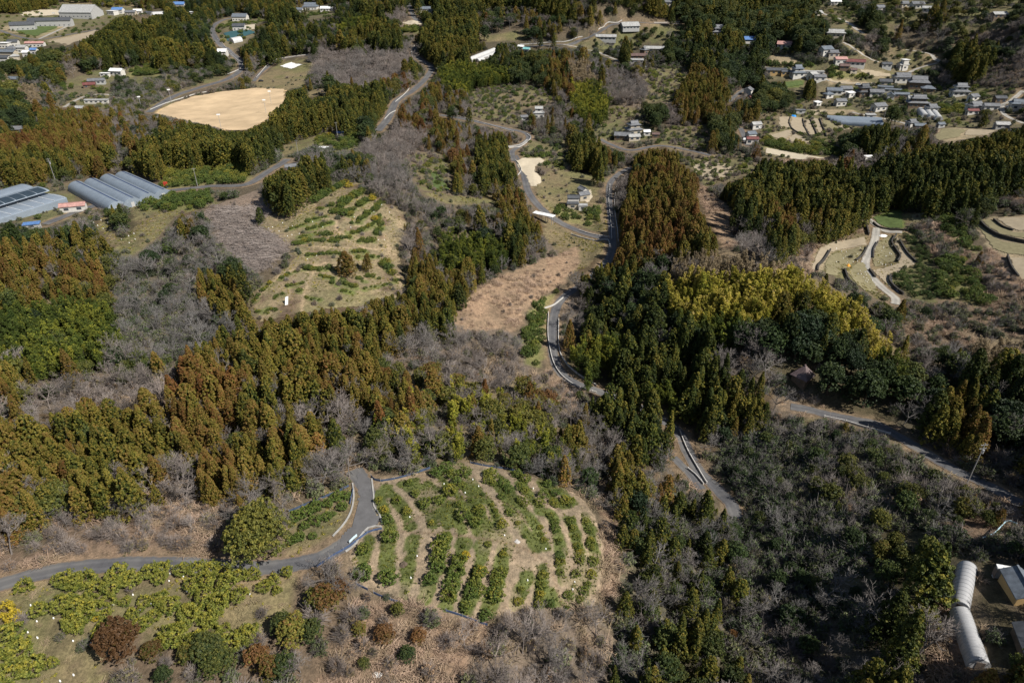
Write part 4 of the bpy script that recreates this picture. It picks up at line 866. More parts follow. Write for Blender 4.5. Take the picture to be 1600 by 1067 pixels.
SHEETS = [('lane_apron', 'apron', '556,742 566,739 578,748 582,776 584,792 595,812 596,821 577,824 562,838 548,850 520,864 500,868 530,846 552,815 560,785'), ('ball_field', 'sand', '243,178 262,165 300,152 345,144 400,138 444,140 446,158 430,180 412,191 385,204 352,204 330,198 285,190'),
 ('pad', 'pad', '436,104 455,97.5 474,101.5 456,108.5'), ('yard', 'pale_soil', '806,252 820,247 846,247 852,252 838,260 836,268 847,279 846,286 838,292 829,292 822,276 810,262'),
 ('tennis_court', 'court', '348,53 385,46 400,52 376,60 356,66'), ('yard', 'pale_soil', '366,42 400,38 400,46 372,49'), ('yard', 'pale_soil', '625,36 645,32 663,36 660,40 640,41'),
 ('yard', 'pale_soil', '912,300 924,296 926,310 918,318 912,314'), ('yard', 'pale_soil', '1008,88 1022,84 1018,96 1006,98'), ('grass_field', 'turf', '1225,129 1255,126 1256,133 1230,137'),
 ('paddy_field', 'paddy', '1292,122 1360,130 1352,133 1294,128'), ('paddy_field', 'paddy', '1340,108 1394,116 1392,120 1368,121 1350,116'), ('paddy_field', 'paddy', '1217,183 1234,183 1232,193 1239,202 1217,198'),
 ('paddy_field', 'paddy', '1237,183 1253,185 1256,198 1264,212 1238,203 1234,194'), ('paddy_field', 'paddy', '1255,187 1266,188 1271,203 1275,211 1266,212 1258,199'), ('paddy_field', 'paddy', '1267,184 1279,186 1287,204 1289,209 1279,208 1273,200'),
 ('straw_field', 'straw', '1283,185 1296,187 1304,195 1316,204 1290,206 1286,198'), ('paddy_field', 'paddy', '1297,188 1312,192 1330,202 1318,204 1306,196'), ('paddy_field', 'paddy', '1204,212 1230,203 1238,206 1236,212 1226,221 1206,214'),
 ('paddy_field', 'paddy', '1228,221 1241,209 1266,222 1258,226'), ('paddy_field', 'paddy', '1266,172 1292,172 1290,180 1270,181'), ('bean_field', 'pale_soil', '1196,231 1250,241 1296,248 1250,250 1196,240'), ('grass_strip', 'turf', '1322,192.5 1372,192.5 1366,196 1326,197'),
 ('straw_field', 'straw', '1459,214 1472,201 1510,203 1500,214 1466,221'), ('paddy_field', 'paddy', '1512,202 1560,204 1540,212 1505,212'), ('paddy_field', 'paddy', '1442,240 1490,225 1532,226 1500,238 1452,249'),
 ('straw_field', 'straw', '1299,398 1320,391 1345,387 1353,388 1346,400 1336,409 1322,420 1306,432 1288,428 1290,408'), ('straw_field', 'straw', '1322,424 1338,411 1350,410 1356,425 1370,448 1372,458 1350,455 1334,440'),
 ('paddy_field', 'paddy', '1264,421 1280,387 1300,378 1352,370 1354,384 1318,390 1298,395 1287,408 1277,424'), ('straw_field', 'straw', '1374,376 1398,366 1392,380 1400,398 1400,408 1366,418 1362,404 1366,390'), ('paddy_field', 'paddy', '1402,370 1418,396 1432,412 1400,428 1392,438 1394,452 1380,440 1362,422 1402,412 1408,398 1396,380'),
 ('turf_field', 'turf', '1362,340 1380,336 1408,328 1412,357 1390,357 1372,350'), ('straw_field', 'straw', '1424,336 1460,327 1488,324 1462,338 1432,348 1422,344'),
 ('straw_field', 'straw', '1533,344 1550,343 1566,355 1584,363 1620,366 1620,376 1590,372 1562,366 1545,356'), ('paddy_field', 'paddy', '1556,341 1600,340 1640,342 1640,364 1590,361 1570,352'), ('straw_field', 'straw', '1522,352 1530,350 1545,364 1566,378 1630,386 1630,402 1575,397 1552,390'), ('paddy_field', 'paddy', '1576,402 1640,404 1640,446 1600,440 1590,432'),
 ('turf_field', 'turf', '672,270 684,268 694,282 702,296 690,300 676,292'), ('paddy_field', 'paddy', '1082,258 1110,252 1140,258 1150,270 1130,282 1100,280 1086,270'), ('car_park', 'pale_soil', '26,20 58,16 100,16 102,24 60,26 36,27'), ('grass_field', 'turf', '14,45 60,40 95,36 98,40 72,50 60,57 40,55'), ('paddy_field', 'paddy', '72,66 110,58 152,47 148,52 112,70 104,72 92,68')]
for i, (nm, mk, s) in enumerate(SHEETS): sheet(nm, pts(s), M[mk], dz=.09 + .004 * (i % 5))
for q_ in ((574, 790, 3.5), (566, 812, 4), (545, 838, 3.5), (572, 765, 2.5)): a_ = at(q_[0], q_[1]); BUILT.append((a_[0], a_[1], q_[2]))
# the citrus orchard in front: grass along the rows, worn earth between them
ROWS = ['590,772 600,800 610,824', '604,762 622,785 634,806 640,824', '630,757 650,770 665,792 680,822', '648,752 668,770 684,795 697,822', '668,755 690,778 705,800 722,830', '676,735 705,765 725,790 750,830', '697,730 720,752 745,790 770,835', '715,722 740,760 765,790 785,838',
 '762,738 785,775 800,800 820,830 838,856', '780,745 800,775 820,800 835,820 850,855', '805,738 820,765 845,800', '845,752 860,775 880,790', '855,745 875,768 895,785', '858,802 868,825 875,850 878,880 880,905', '890,812 900,838 908,865 910,900 890,935 885,950', '915,805 925,835 930,870 925,905 905,945',
 '575,840 568,870 562,900', '608,838 605,870 604,905', '645,840 640,880 631,930', '696,838 685,880 672,910 663,935', '724,845 717,880 705,915 698,945', '756,850 747,890 736,925 727,955', '790,855 778,905 762,960', '824,900 814,925 808,945', '850,890 843,940', '862,930 858,950']
TRACKS = ['607,829 640,832 690,834 740,840 790,848 820,858 845,872 858,885 866,905 872,925 878,948', '760,778 775,780 800,792 820,815', '700,780 680,795 660,805 630,822', '760,775 735,778 712,782']
def wline(s, step=.8): return smooth_line(np.array([at(*q) for q in pts(s)]), step)
rowL = np.vstack([wline(s) for s in ROWS]); trL = np.vstack([wline(s) for s in TRACKS])
def near(x, y, L):
    b = np.full(x.shape, 1e9)
    for q in L: b = np.minimum(b, (x - q[0]) ** 2 + (y - q[1]) ** 2)
    return np.sqrt(b)
def orchard_colour(x, y):
    d = near(x, y, rowL) + (vnoise(x, y, 2.2, 11) - .5) * 1.1 + (vnoise(x, y, .7, 12) - .5) * .5
    g = np.clip((1.3 - d) / .3, 0, 1) * np.clip(vnoise(x, y, 5, 13) * 3.4 - .1, .35, 1)
    base = np.array([.285, .23, .172]) * (.7 + .36 * vnoise(x, y, 1.1, 14)[:, None]); grass = np.array([.105, .125, .045]) * (.65 + .5 * vnoise(x, y, 1.5, 15)[:, None])
    c = base * (1 - g[:, None]) + grass * g[:, None]
    t_ = np.clip((.42 - near(x, y, trL)) / .25, 0, 1)[:, None] * .7
    return c * (1 - t_) + np.array([.16, .115, .08]) * t_
sheet('orchard_ground', pts('556,838 592,826 584,800 583,758 600,748 670,736 700,724 735,722 800,734 850,750 905,773 932,808 944,860 940,920 930,950 880,950 800,958 755,974 700,958 640,942 560,912 545,872'), mg, dz=.05, cell=.3, colour=orchard_colour)
# rows of the terraced field behind
MROWS = [('492,317 513,303 534,291 543,281', 11), ('499,328 518,322', 8), ('532,326 548,312 567,302', 12), ('560,323 575,314 583,310', 9), ('518,333 532,335 548,338', 11), ('562,345 575,337 587,328', 9), ('587,328 597,314', 7), ('551,350 562,349', 8), ('482,347 508,340', 6), ('483,359 499,355 518,349', 6),
 ('545,365 562,363 575,356 587,349 594,340', 8), ('503,367 517,367', 8), ('464,382 485,377 503,378 524,378', 7), ('562,378 583,378', 9), ('588,368 597,354', 10), ('483,400 506,398 531,398', 7), ('552,395 569,394', 9), ('478,421 499,422 524,422', 11), ('600,415 606,424 615,434', 13), ('604,410 612,420', 11), ('532,442 545,446 557,450', 10),
 ('440,435 462,426', 6), ('413,454 422,445', 7), ('397,472 404,462', 6), ('520,444 526,446', 10), ('576,432 590,436', 8), ('535,456 548,458', 6), ('570,452 592,448', 5), ('467,455 470,456', 9), ('505,304 522,296', 7), ('590,322 602,316', 6), ('470,372 492,366', 5), ('520,375 545,372', 6), ('560,404 590,402', 6), ('500,432 520,436', 6), ('450,448 470,444', 6), ('478,466 498,470', 5), ('540,332 556,328', 8), ('455,358 475,353', 5), ('600,446 622,440', 6), ('430,466 440,462', 6), ('420,484 430,486', 8), ('400,488 418,490', 5), ('560,436 568,440', 6)]
def mid_colour(x, y):
    d = near(x, y, midL) + (vnoise(x, y, 3, 21) - .5) * 1.6
    g = np.clip((1.5 - d) / .8, 0, 1) * .8 + np.clip(vnoise(x, y, 14, 22) * 2.4 - 1.35, 0, 1) * .5
    k = vnoise(x, y, 2.0, 24)[:, None]; base = (np.array([.255, .205, .14]) * k + np.array([.19, .165, .105]) * (1 - k)) * (.85 + .3 * vnoise(x, y, 7, 25)[:, None]); br_ = np.clip(vnoise(x, y, 5, 26) * 2.6 + vnoise(x, y, 1.5, 27) * .9 - 1.9, 0, 1)[:, None]; base = base * (1 - br_) + np.array([.135, .10, .075]) * br_
    c = base * (1 - np.clip(g, 0, 1)[:, None]) + np.array([.13, .155, .055]) * np.clip(g, 0, 1)[:, None]
    t_ = np.clip((.7 - near(x, y, mtrL)) / .4, 0, 1)[:, None]
    return c * (1 - t_) + np.array([.33, .26, .18]) * t_
midL = np.vstack([wline(s, 1.2) for s, _ in MROWS]); mtrL = np.vstack([wline(s, 1.0) for s in ('472,505 475,460 500,415 540,412', '500,415 440,430 400,470', '505,342 525,345 527,360 545,378 570,388 600,390 612,386 605,405 620,430 630,455', '440,380 480,385 530,388 560,386', '430,345 470,335 490,325 495,312 520,290')])
sheet('terraced_field', pts('402,352 440,322 500,292 555,284 604,316 630,332 638,352 622,390 632,430 640,462 560,480 480,490 405,505 392,470 398,455 440,425 462,402 440,375'), mg, dz=.06, cell=.5, colour=mid_colour)
# ------------------------------------------------------------------ stone walls of the terraces, kerbs, rails and nets
def line_thing(name, s, m, half, z0, z1, label, cat, group=None, posts=None, step=1.2, parts=None, mats2=None):
    L = wline(s, step); L[:, 2] = ground(L[:, 0], L[:, 1]); o0 = L[len(L) // 2].copy()
    e = empty(name, tuple(o0), 0, label=label, category=cat, group=group)
    MB().wall(L - o0, half, z0, z1).build(parts or 'body', m, e)
    if posts:
        gap, r_, h_, pm = posts; k = max(1, round(gap / step)); pmd = MB().box(-r_, r_, -r_, r_, -.3, h_).data('post_shape', pm)
        n_ = 0
        for q in L[::k]:
            link('post', pmd, e, tuple(q - o0)); n_ += 1
            if n_ >= 120: break
    return e
WALLS = [('1297,392 1289,405 1279,416 1277,425', 1.6, 'left of the straw terrace'), ('1355,386 1348,399 1337,408', 1.2, 'along the left side of the concrete path'), ('1371,379 1365,390 1364,404', 1.1, 'along the right side of the concrete path'), ('1400,368 1393,380 1400,392 1406,402 1402,410', 1.5, 'curving right of the straw terrace'),
 ('1405,376 1418,397 1433,412', 1.2, 'left of the dark green citrus strip'), ('1319,423 1324,437 1336,449', 1.7, 'below the orange tarp'), ('1358,422 1367,434', 1.2, 'short piece below the path fork'), ('1391,431 1390,441 1399,452 1411,461', 1.5, 'around the lower citrus patch'), ('1351,347 1357,368', 1.8, 'at the head of the path'),
 ('1364,349 1376,357 1412,361', 1.2, 'under the green turf terrace'), ('1530,347 1541,359 1563,371 1600,380 1630,384', 1.9, 'long curve between the far straw terraces'), ('1552,344 1566,355 1582,361', 1.2, 'short curve in the topmost terraces'), ('1573,402 1579,419 1590,435', 1.8, 'at the edge of the outer paddy'),
 ('1235,183 1233,193 1239,203 1262,213', 1.0, 'first left between village paddies'), ('1254,186 1257,199 1265,213', 1.0, 'second left between village paddies'), ('1266,187 1272,201 1277,212', 1.2, 'third left between village paddies'), ('1280,186 1288,205 1291,214', 1.4, 'fourth left between village paddies'), ('1297,188 1306,196', 1.0, 'fifth left between village paddies'), ('1318,196 1332,202', 1.0, 'beside the village turf strip')]
for s, h, ph in WALLS: line_thing('terrace_wall', s, M['stone'], .24, -.8, h * .62, 'dark stone terrace wall ' + ph, 'stone wall', 'stone walls of the terraced fields', parts='stonework')
line_thing('retaining_wall', '780,229 800,229 815,226 824,219', M['block'], .4, -4.0, .45, 'high grey retaining wall under the hairpin of the loop road', 'retaining wall', parts='face')
line_thing('retaining_wall', '724,100 740,97 762,92', M['block'], .4, -1, 1.6, 'low concrete wall below the white tent roofs', 'retaining wall', parts='face')
RAILS = [('953,289 951,312 954,345 956,374', 'along the left edge of the road past the farmhouse'), ('963,292 960,320 964,355 966,378', 'along the shaded right edge of the road past the farmhouse'), ('893,367 908,372 930,377 950,376 953,388', 'on the near side of the farm road junction'), ('905,361 925,367 950,371', 'on the far side of the farm road junction'),
 ('857,490 856,520 859,545 866,570 880,590 903,605 932,614', 'along the outer edge of the valley road bend'), ('873,500 873,540 880,562 900,583 932,603', 'along the inner edge of the valley road bend'), ('846,490 850,483 866,477 880,466', 'around the lay-by above the valley bend'), ('1062,674 1070,695 1084,722 1104,755', 'along the shaded valley road below the cedars'), ('1075,733 1088,744 1099,757', 'on the side road below the cedars'),
 ('1288,652 1320,659 1350,668 1390,679', 'along the near edge of the hillside road'), ('716,183 745,190 780,200 802,206', 'along the straight of the loop road'), ('824,211 829,217 815,229 800,231 780,231', 'round the hairpin of the loop road'), ('648,96 643,84 648,71', 'at the top bend of the hill road'), ('618,160 638,141 646,122', 'along the left edge of the hill road'), ('601,187 610,178 618,174', 'at the lower end of the hill road'),
 ('813,70 845,68 880,66 910,58', 'along the ridge road by the teal roof'), ('935,47 950,36 972,32', 'along the ridge road by the sheds'), ('1022,36 1062,35', 'at the far right end of the ridge road'), ('400,122 418,102 438,92 482,86', 'along the lane beside the white pad'), ('235,172 262,161 300,149 345,141', 'behind the ball field'), ('806,252 813,262 814,268 808,276', 'on the bend above the roofed yard'),
 ('1455,151 1440,149 1420,146', 'white wall below the temple'), ('340,62 360,84 376,98', 'along the town road bend'), ('352,118 375,108 380,98', 'on the lower town road')]
for s, ph in RAILS: line_thing('road_rail', s, M['kerb'], .09, -.3, .55, 'pale roadside rail ' + ph, 'road rail', 'pale rails along the roads', posts=(4.8, .11, .68, M['kerb']), parts='rail')
KERBS = [('581,748 584,775 584,790 594,806 597,820', 'pale kerb on the right edge of the lane end'), ('596,823 588,822 575,825 563,838 556,850 540,862', 'curved pale kerb below the lane end'), ('551,755 553,775 549,798 538,818 520,838', 'low kerb along the left edge of the lane end')]
for s, ph in KERBS: line_thing('kerb', s, M['block'], .14, -.2, .22, ph, 'kerb', parts='edging')
NETS = [('580,745 590,752 612,750 640,743 672,732', 'dark_net', 'dark blue net along the upper left edge of the orchard'), ('735,724 760,729 800,735 820,742', 'dark_net', 'dark net along the top edge of the orchard'), ('597,827 578,831 562,842 545,855 522,868 495,886', 'blue_net', 'bright blue net below the lane end'), ('558,914 575,922', 'blue_net', 'short blue net at the lower left orchard corner'),
 ('584,927 602,935 625,942', 'blue_net', 'torn blue net under the lower orchard'), ('697,955 720,962 745,972 762,977', 'blue_net', 'blue net below the long orchard rows'), ('452,800 480,788 510,776 545,760', 'dark_net', 'dark net above the small plot left of the lane'), ('552,765 550,775 547,788', 'blue_net', 'blue net beside the left kerb of the lane'), ('1392,432 1394,446 1403,458', 'blue_net', 'blue net along the citrus patch on the terraces')]
for s, mk, ph in NETS: line_thing('net_fence', s, M[mk], .03, -.1, .5, ph, 'net fence', 'net fences round the citrus plots', posts=(2.4, .035, .85, M['steel']), parts='net')
line_thing('hand_rail', '1532,846 1542,842 1551,838 1561,828 1570,819 1577,819 1586,823', simple('light_blue_paint', (.42, .60, .68), .5, .08), .07, .75, 1.0, 'light blue railing beside the path above the white tunnels', 'railing', posts=(1.8, .06, .95, M['steel']), parts='rail', step=.6)
line_thing('bench_board', '546,849 553,842 558,838', simple('pale_blue_board', (.55, .68, .74), .6, .1), .06, .15, .62, 'pale blue board beside the lane above the blue net', 'board', posts=(1.2, .05, .6, M['steel']), parts='panel', step=.6)
# ------------------------------------------------------------------ buildings
def tile_mat(name, c):
    m, t, b = mat(name); v = obj_co(t)
    w = nd(t, 'TexWave', wave_type='BANDS', bands_direction='X'); w.inputs['Scale'].default_value = 1.6; w.inputs['Distortion'].default_value = .6; t.links.new(v, w.inputs['Vector'])
    nz = noise(t, .8, 6, .7, v)
    k = mixc(t, ramp(t, nz, [(.35, (0, 0, 0)), (.65, (1, 1, 1))]), [x * .7 for x in c], [min(1, x * 1.25) for x in c])
    t.links.new(k, b.inputs['Base Color']); b.inputs['Roughness'].default_value = .55; b.inputs['Specular IOR Level'].default_value = .4
    bump(t, b, w.outputs[1], .5, .05); return m
ROOF = {'g': tile_mat('grey_roof_tiles', (.15, .155, .165)), 'd': tile_mat('dark_roof_tiles', (.075, .08, .088)), 'p': tile_mat('pale_roof_sheets', (.34, .34, .33)), 'b': tile_mat('blue_grey_roof', (.13, .15, .175)), 'B': tile_mat('blue_roof', (.10, .20, .42)),
 'r': tile_mat('maroon_roof', (.16, .06, .055)), 'k': tile_mat('faded_red_roof', (.42, .24, .21)), 'w': tile_mat('white_roof', (.74, .74, .73)), 't': tile_mat('teal_roof', (.18, .42, .42)), 'n': tile_mat('brown_roof', (.13, .085, .075)), 'h': tile_mat('purple_brown_roof', (.13, .095, .095))}
RWORD = {'g': 'grey tiled', 'd': 'dark tiled', 'p': 'pale sheet', 'b': 'blue grey', 'B': 'blue', 'r': 'maroon', 'k': 'faded red', 'w': 'white', 't': 'teal', 'n': 'brown', 'h': 'purple brown'}
WALL = {'w': simple('white_plaster', (.54, .52, .48), .85, .1, .8), 'c': simple('cream_wall', (.42, .37, .29), .85, .15, .8), 'o': simple('ochre_wall', (.46, .31, .14), .85, .1, .8), 'n': simple('weathered_boards', (.16, .115, .08), .9, .3, 1.5), 'g': simple('grey_wall', (.36, .36, .35), .85, .15, .8)}
GLASS = simple('window_glass', (.05, .06, .075), .12, .2, spec=.6); FRAME = simple('window_frame', (.42, .42, .41), .5, .1); DOORM = simple('dark_door', (.14, .11, .09), .7, .2)
def hip(mb, x0, x1, y0, y1, z0, X0, X1, Y0, Y1, z1, th=.18):
    """sloping roof ring between an eave rectangle and an upper rectangle, with thickness at the eave"""
    mb.add([(x0, y0, z0), (x1, y0, z0), (x1, y1, z0), (x0, y1, z0), (X0, Y0, z1), (X1, Y0, z1), (X1, Y1, z1), (X0, Y1, z1), (x0, y0, z0 - th), (x1, y0, z0 - th), (x1, y1, z0 - th), (x0, y1, z0 - th)],
           [(0, 1, 5, 4), (1, 2, 6, 5), (2, 3, 7, 6), (3, 0, 4, 7), (4, 5, 6, 7), (8, 9, 1, 0), (9, 10, 2, 1), (10, 11, 3, 2), (11, 8, 0, 3), (11, 10, 9, 8)])
def gable(mb, x0, x1, y0, y1, z0, z1, th=.18):
    ym = (y0 + y1) / 2
    for ya, yb in ((y0, ym), (y1, ym)):
        q = [(x0, ya, z0), (x1, ya, z0), (x1, yb, z1), (x0, yb, z1)]
        V = [(a, b_, c - th) for a, b_, c in q] + q
        mb.hexa(V if ya < yb else [V[i] for i in (1, 0, 3, 2, 5, 4, 7, 6)])
def windows(root, w, d, z, n_, h=1.1, ww=1.5, sides='fb'):
    """framed windows standing a little proud of the walls"""
    for sd, y in (('f', -d / 2), ('b', d / 2)):
        if sd not in sides: continue
        for i in range(n_):
            x = w * ((i + .5) / n_ - .5); s = -1 if sd == 'f' else 1
            f = MB().box(x - ww / 2 - .08, x + ww / 2 + .08, min(y, y + s * .05), max(y, y + s * .05), z, z + h).build('window', FRAME, root)
            MB().box(x - ww / 2, x + ww / 2, min(y + s * .05, y + s * .09), max(y + s * .05, y + s * .09), z + .08, z + h - .08).build('pane', GLASS, f)
def house(px, py, wpx, ratio, yaw, kind, roof, wall, place, h=3.0, name='house', word=None, two=False, lift=None, nwin=None, grp=None):
    q = at(px, py, (lift if lift is not None else h + .8)); dist = np.dot(q - np.array([0, 0, CAMZ]), np.array([0, CP, -SP])); w = wpx * dist / FPX; d = w * ratio
    z = float(ground(q[0], q[1])); R_ = R(yaw)
    cs = np.array([[sx * w / 2, sy * d / 2] for sx in (-1, 1) for sy in (-1, 1)]); rot = np.array([[math.cos(R_), -math.sin(R_)], [math.sin(R_), math.cos(R_)]]); cw = cs @ rot.T + q[:2]
    z = float(np.mean(ground(cw[:, 0], cw[:, 1]))); BUILT.append((q[0], q[1], .5 * math.hypot(w, d) * .9))
    wn = {'w': 'white walled', 'c': 'cream walled', 'o': 'ochre walled', 'n': 'timber walled', 'g': 'grey walled'}[wall]
    mark_open([(px - wpx * .48, py - wpx * .22), (px + wpx * .48, py - wpx * .22), (px + wpx * .48, py + h * .62 * FPX / dist), (px - wpx * .48, py + h * .62 * FPX / dist)])
    e = empty(name, (q[0], q[1], z), R_, label=f'{wn.replace(" ", "-")} {(word or name).replace("_", " ")}, {RWORD[roof].replace(" ", "-")} roof, {place}', category=word.split()[-1] if word else name.replace('_', ' ').split()[-1], group=grp)
    rm, wm = ROOF[roof], WALL[wall]; ov = min(.7, d * .12); rh = d * .30
    mb = MB().box(-w / 2, w / 2, -d / 2, d / 2, -2.0, h); rf = MB(); rg = MB()
    if two:        # lower skirt roof with a smaller upper floor
        u = .72; hip(rf, -w / 2 - ov, w / 2 + ov, -d / 2 - ov, d / 2 + ov, h, -w / 2 * u, w / 2 * u, -d / 2 * u, d / 2 * u, h + .9)
        h2 = h + 2.6; mb.box(-w / 2 * u + .05, w / 2 * u - .05, -d / 2 * u + .05, d / 2 * u - .05, h, h2); W2, D2, top = w * u, d * u, h2
    else: W2, D2, top = w, d, h
    if kind == 'irimoya':
        m_ = .52; hip(rf, -W2 / 2 - ov, W2 / 2 + ov, -D2 / 2 - ov, D2 / 2 + ov, top, -W2 / 2 + D2 * .22, W2 / 2 - D2 * .22, -D2 / 2 * m_, D2 / 2 * m_, top + rh * .5)
        gable(rf, -W2 / 2 + D2 * .12, W2 / 2 - D2 * .12, -D2 / 2 * m_ - .3, D2 / 2 * m_ + .3, top + rh * .5 + .02, top + rh * 1.15)
        x = W2 / 2 - D2 * .2; mb.add([(-x, -D2 / 2 * m_, top + rh * .5), (-x, D2 / 2 * m_, top + rh * .5), (-x, 0, top + rh * 1.1), (x, -D2 / 2 * m_, top + rh * .5), (x, D2 / 2 * m_, top + rh * .5), (x, 0, top + rh * 1.1)], [(0, 2, 1), (3, 4, 5)])
        zt, xr_ = top + rh * 1.15, W2 / 2 - D2 * .1
    elif kind == 'gable':
        gable(rf, -W2 / 2 - ov * .7, W2 / 2 + ov * .7, -D2 / 2 - ov, D2 / 2 + ov, top - .1, top + rh)
        mb.add([(-W2 / 2, -D2 / 2, top), (-W2 / 2, D2 / 2, top), (-W2 / 2, 0, top + rh - .35), (W2 / 2, -D2 / 2, top), (W2 / 2, D2 / 2, top), (W2 / 2, 0, top + rh - .35)], [(0, 2, 1), (3, 4, 5)])
        zt, xr_ = top + rh, W2 / 2 + ov * .6
    elif kind == 'hip':
        hip(rf, -W2 / 2 - ov, W2 / 2 + ov, -D2 / 2 - ov, D2 / 2 + ov, top, -max(.1, W2 / 2 - D2 / 2), max(.1, W2 / 2 - D2 / 2), -.06, .06, top + rh * 1.1); zt, xr_ = top + rh * 1.1, max(.3, W2 / 2 - D2 / 2)
    elif kind == 'pyramid':
        hip(rf, -W2 / 2 - ov, W2 / 2 + ov, -D2 / 2 - ov, D2 / 2 + ov, top, -.1, .1, -.1, .1, top + d * .75); zt, xr_ = top + d * .75, .25
    else:          # single slope or flat
        q_ = [(-W2 / 2 - ov, -D2 / 2 - ov, top), (W2 / 2 + ov, -D2 / 2 - ov, top), (W2 / 2 + ov, D2 / 2 + ov, top + (D2 * .12 if kind == 'shed' else .02)), (-W2 / 2 - ov, D2 / 2 + ov, top + (D2 * .12 if kind == 'shed' else .02))]
        rf.hexa([(a, b_, c) for a, b_, c in q_] + [(a, b_, c + .2) for a, b_, c in q_]); zt = None
    if name == 'road_shelter':
        ro = rf.build('roof', rm, e); pm_ = MB().box(-.09, .09, -.09, .09, -.5, h).data('shelter_post_shape', M['steel'])
        for x in np.linspace(-w / 2 + .3, w / 2 - .3, 4):
            for y in (-d / 2 + .3, d / 2 - .3): link('post', pm_, e, (x, y, 0))
        return e
    mb.build('wall', wm, e); ro = rf.build('roof', rm, e)
    if zt: MB().box(-xr_, xr_, -.16, .16, zt - .12, zt + .2).build('ridge', rm, ro)
    n_ = nwin or max(1, min(5, int(w / 3))); windows(e, w, d, .9, n_, min(1.2, h * .4), min(1.6, w / n_ * .55))
    if two: windows(e, w * .68, d * .72 - .1, h + 1.15, max(1, n_ - 1), 1.0, 1.3)
    MB().box(-w * .5 - .05, -w * .5, -.5, .5, 0, min(2.0, h - .3)).build('door', DOORM, e)
    return e
V_ = 'in the village '
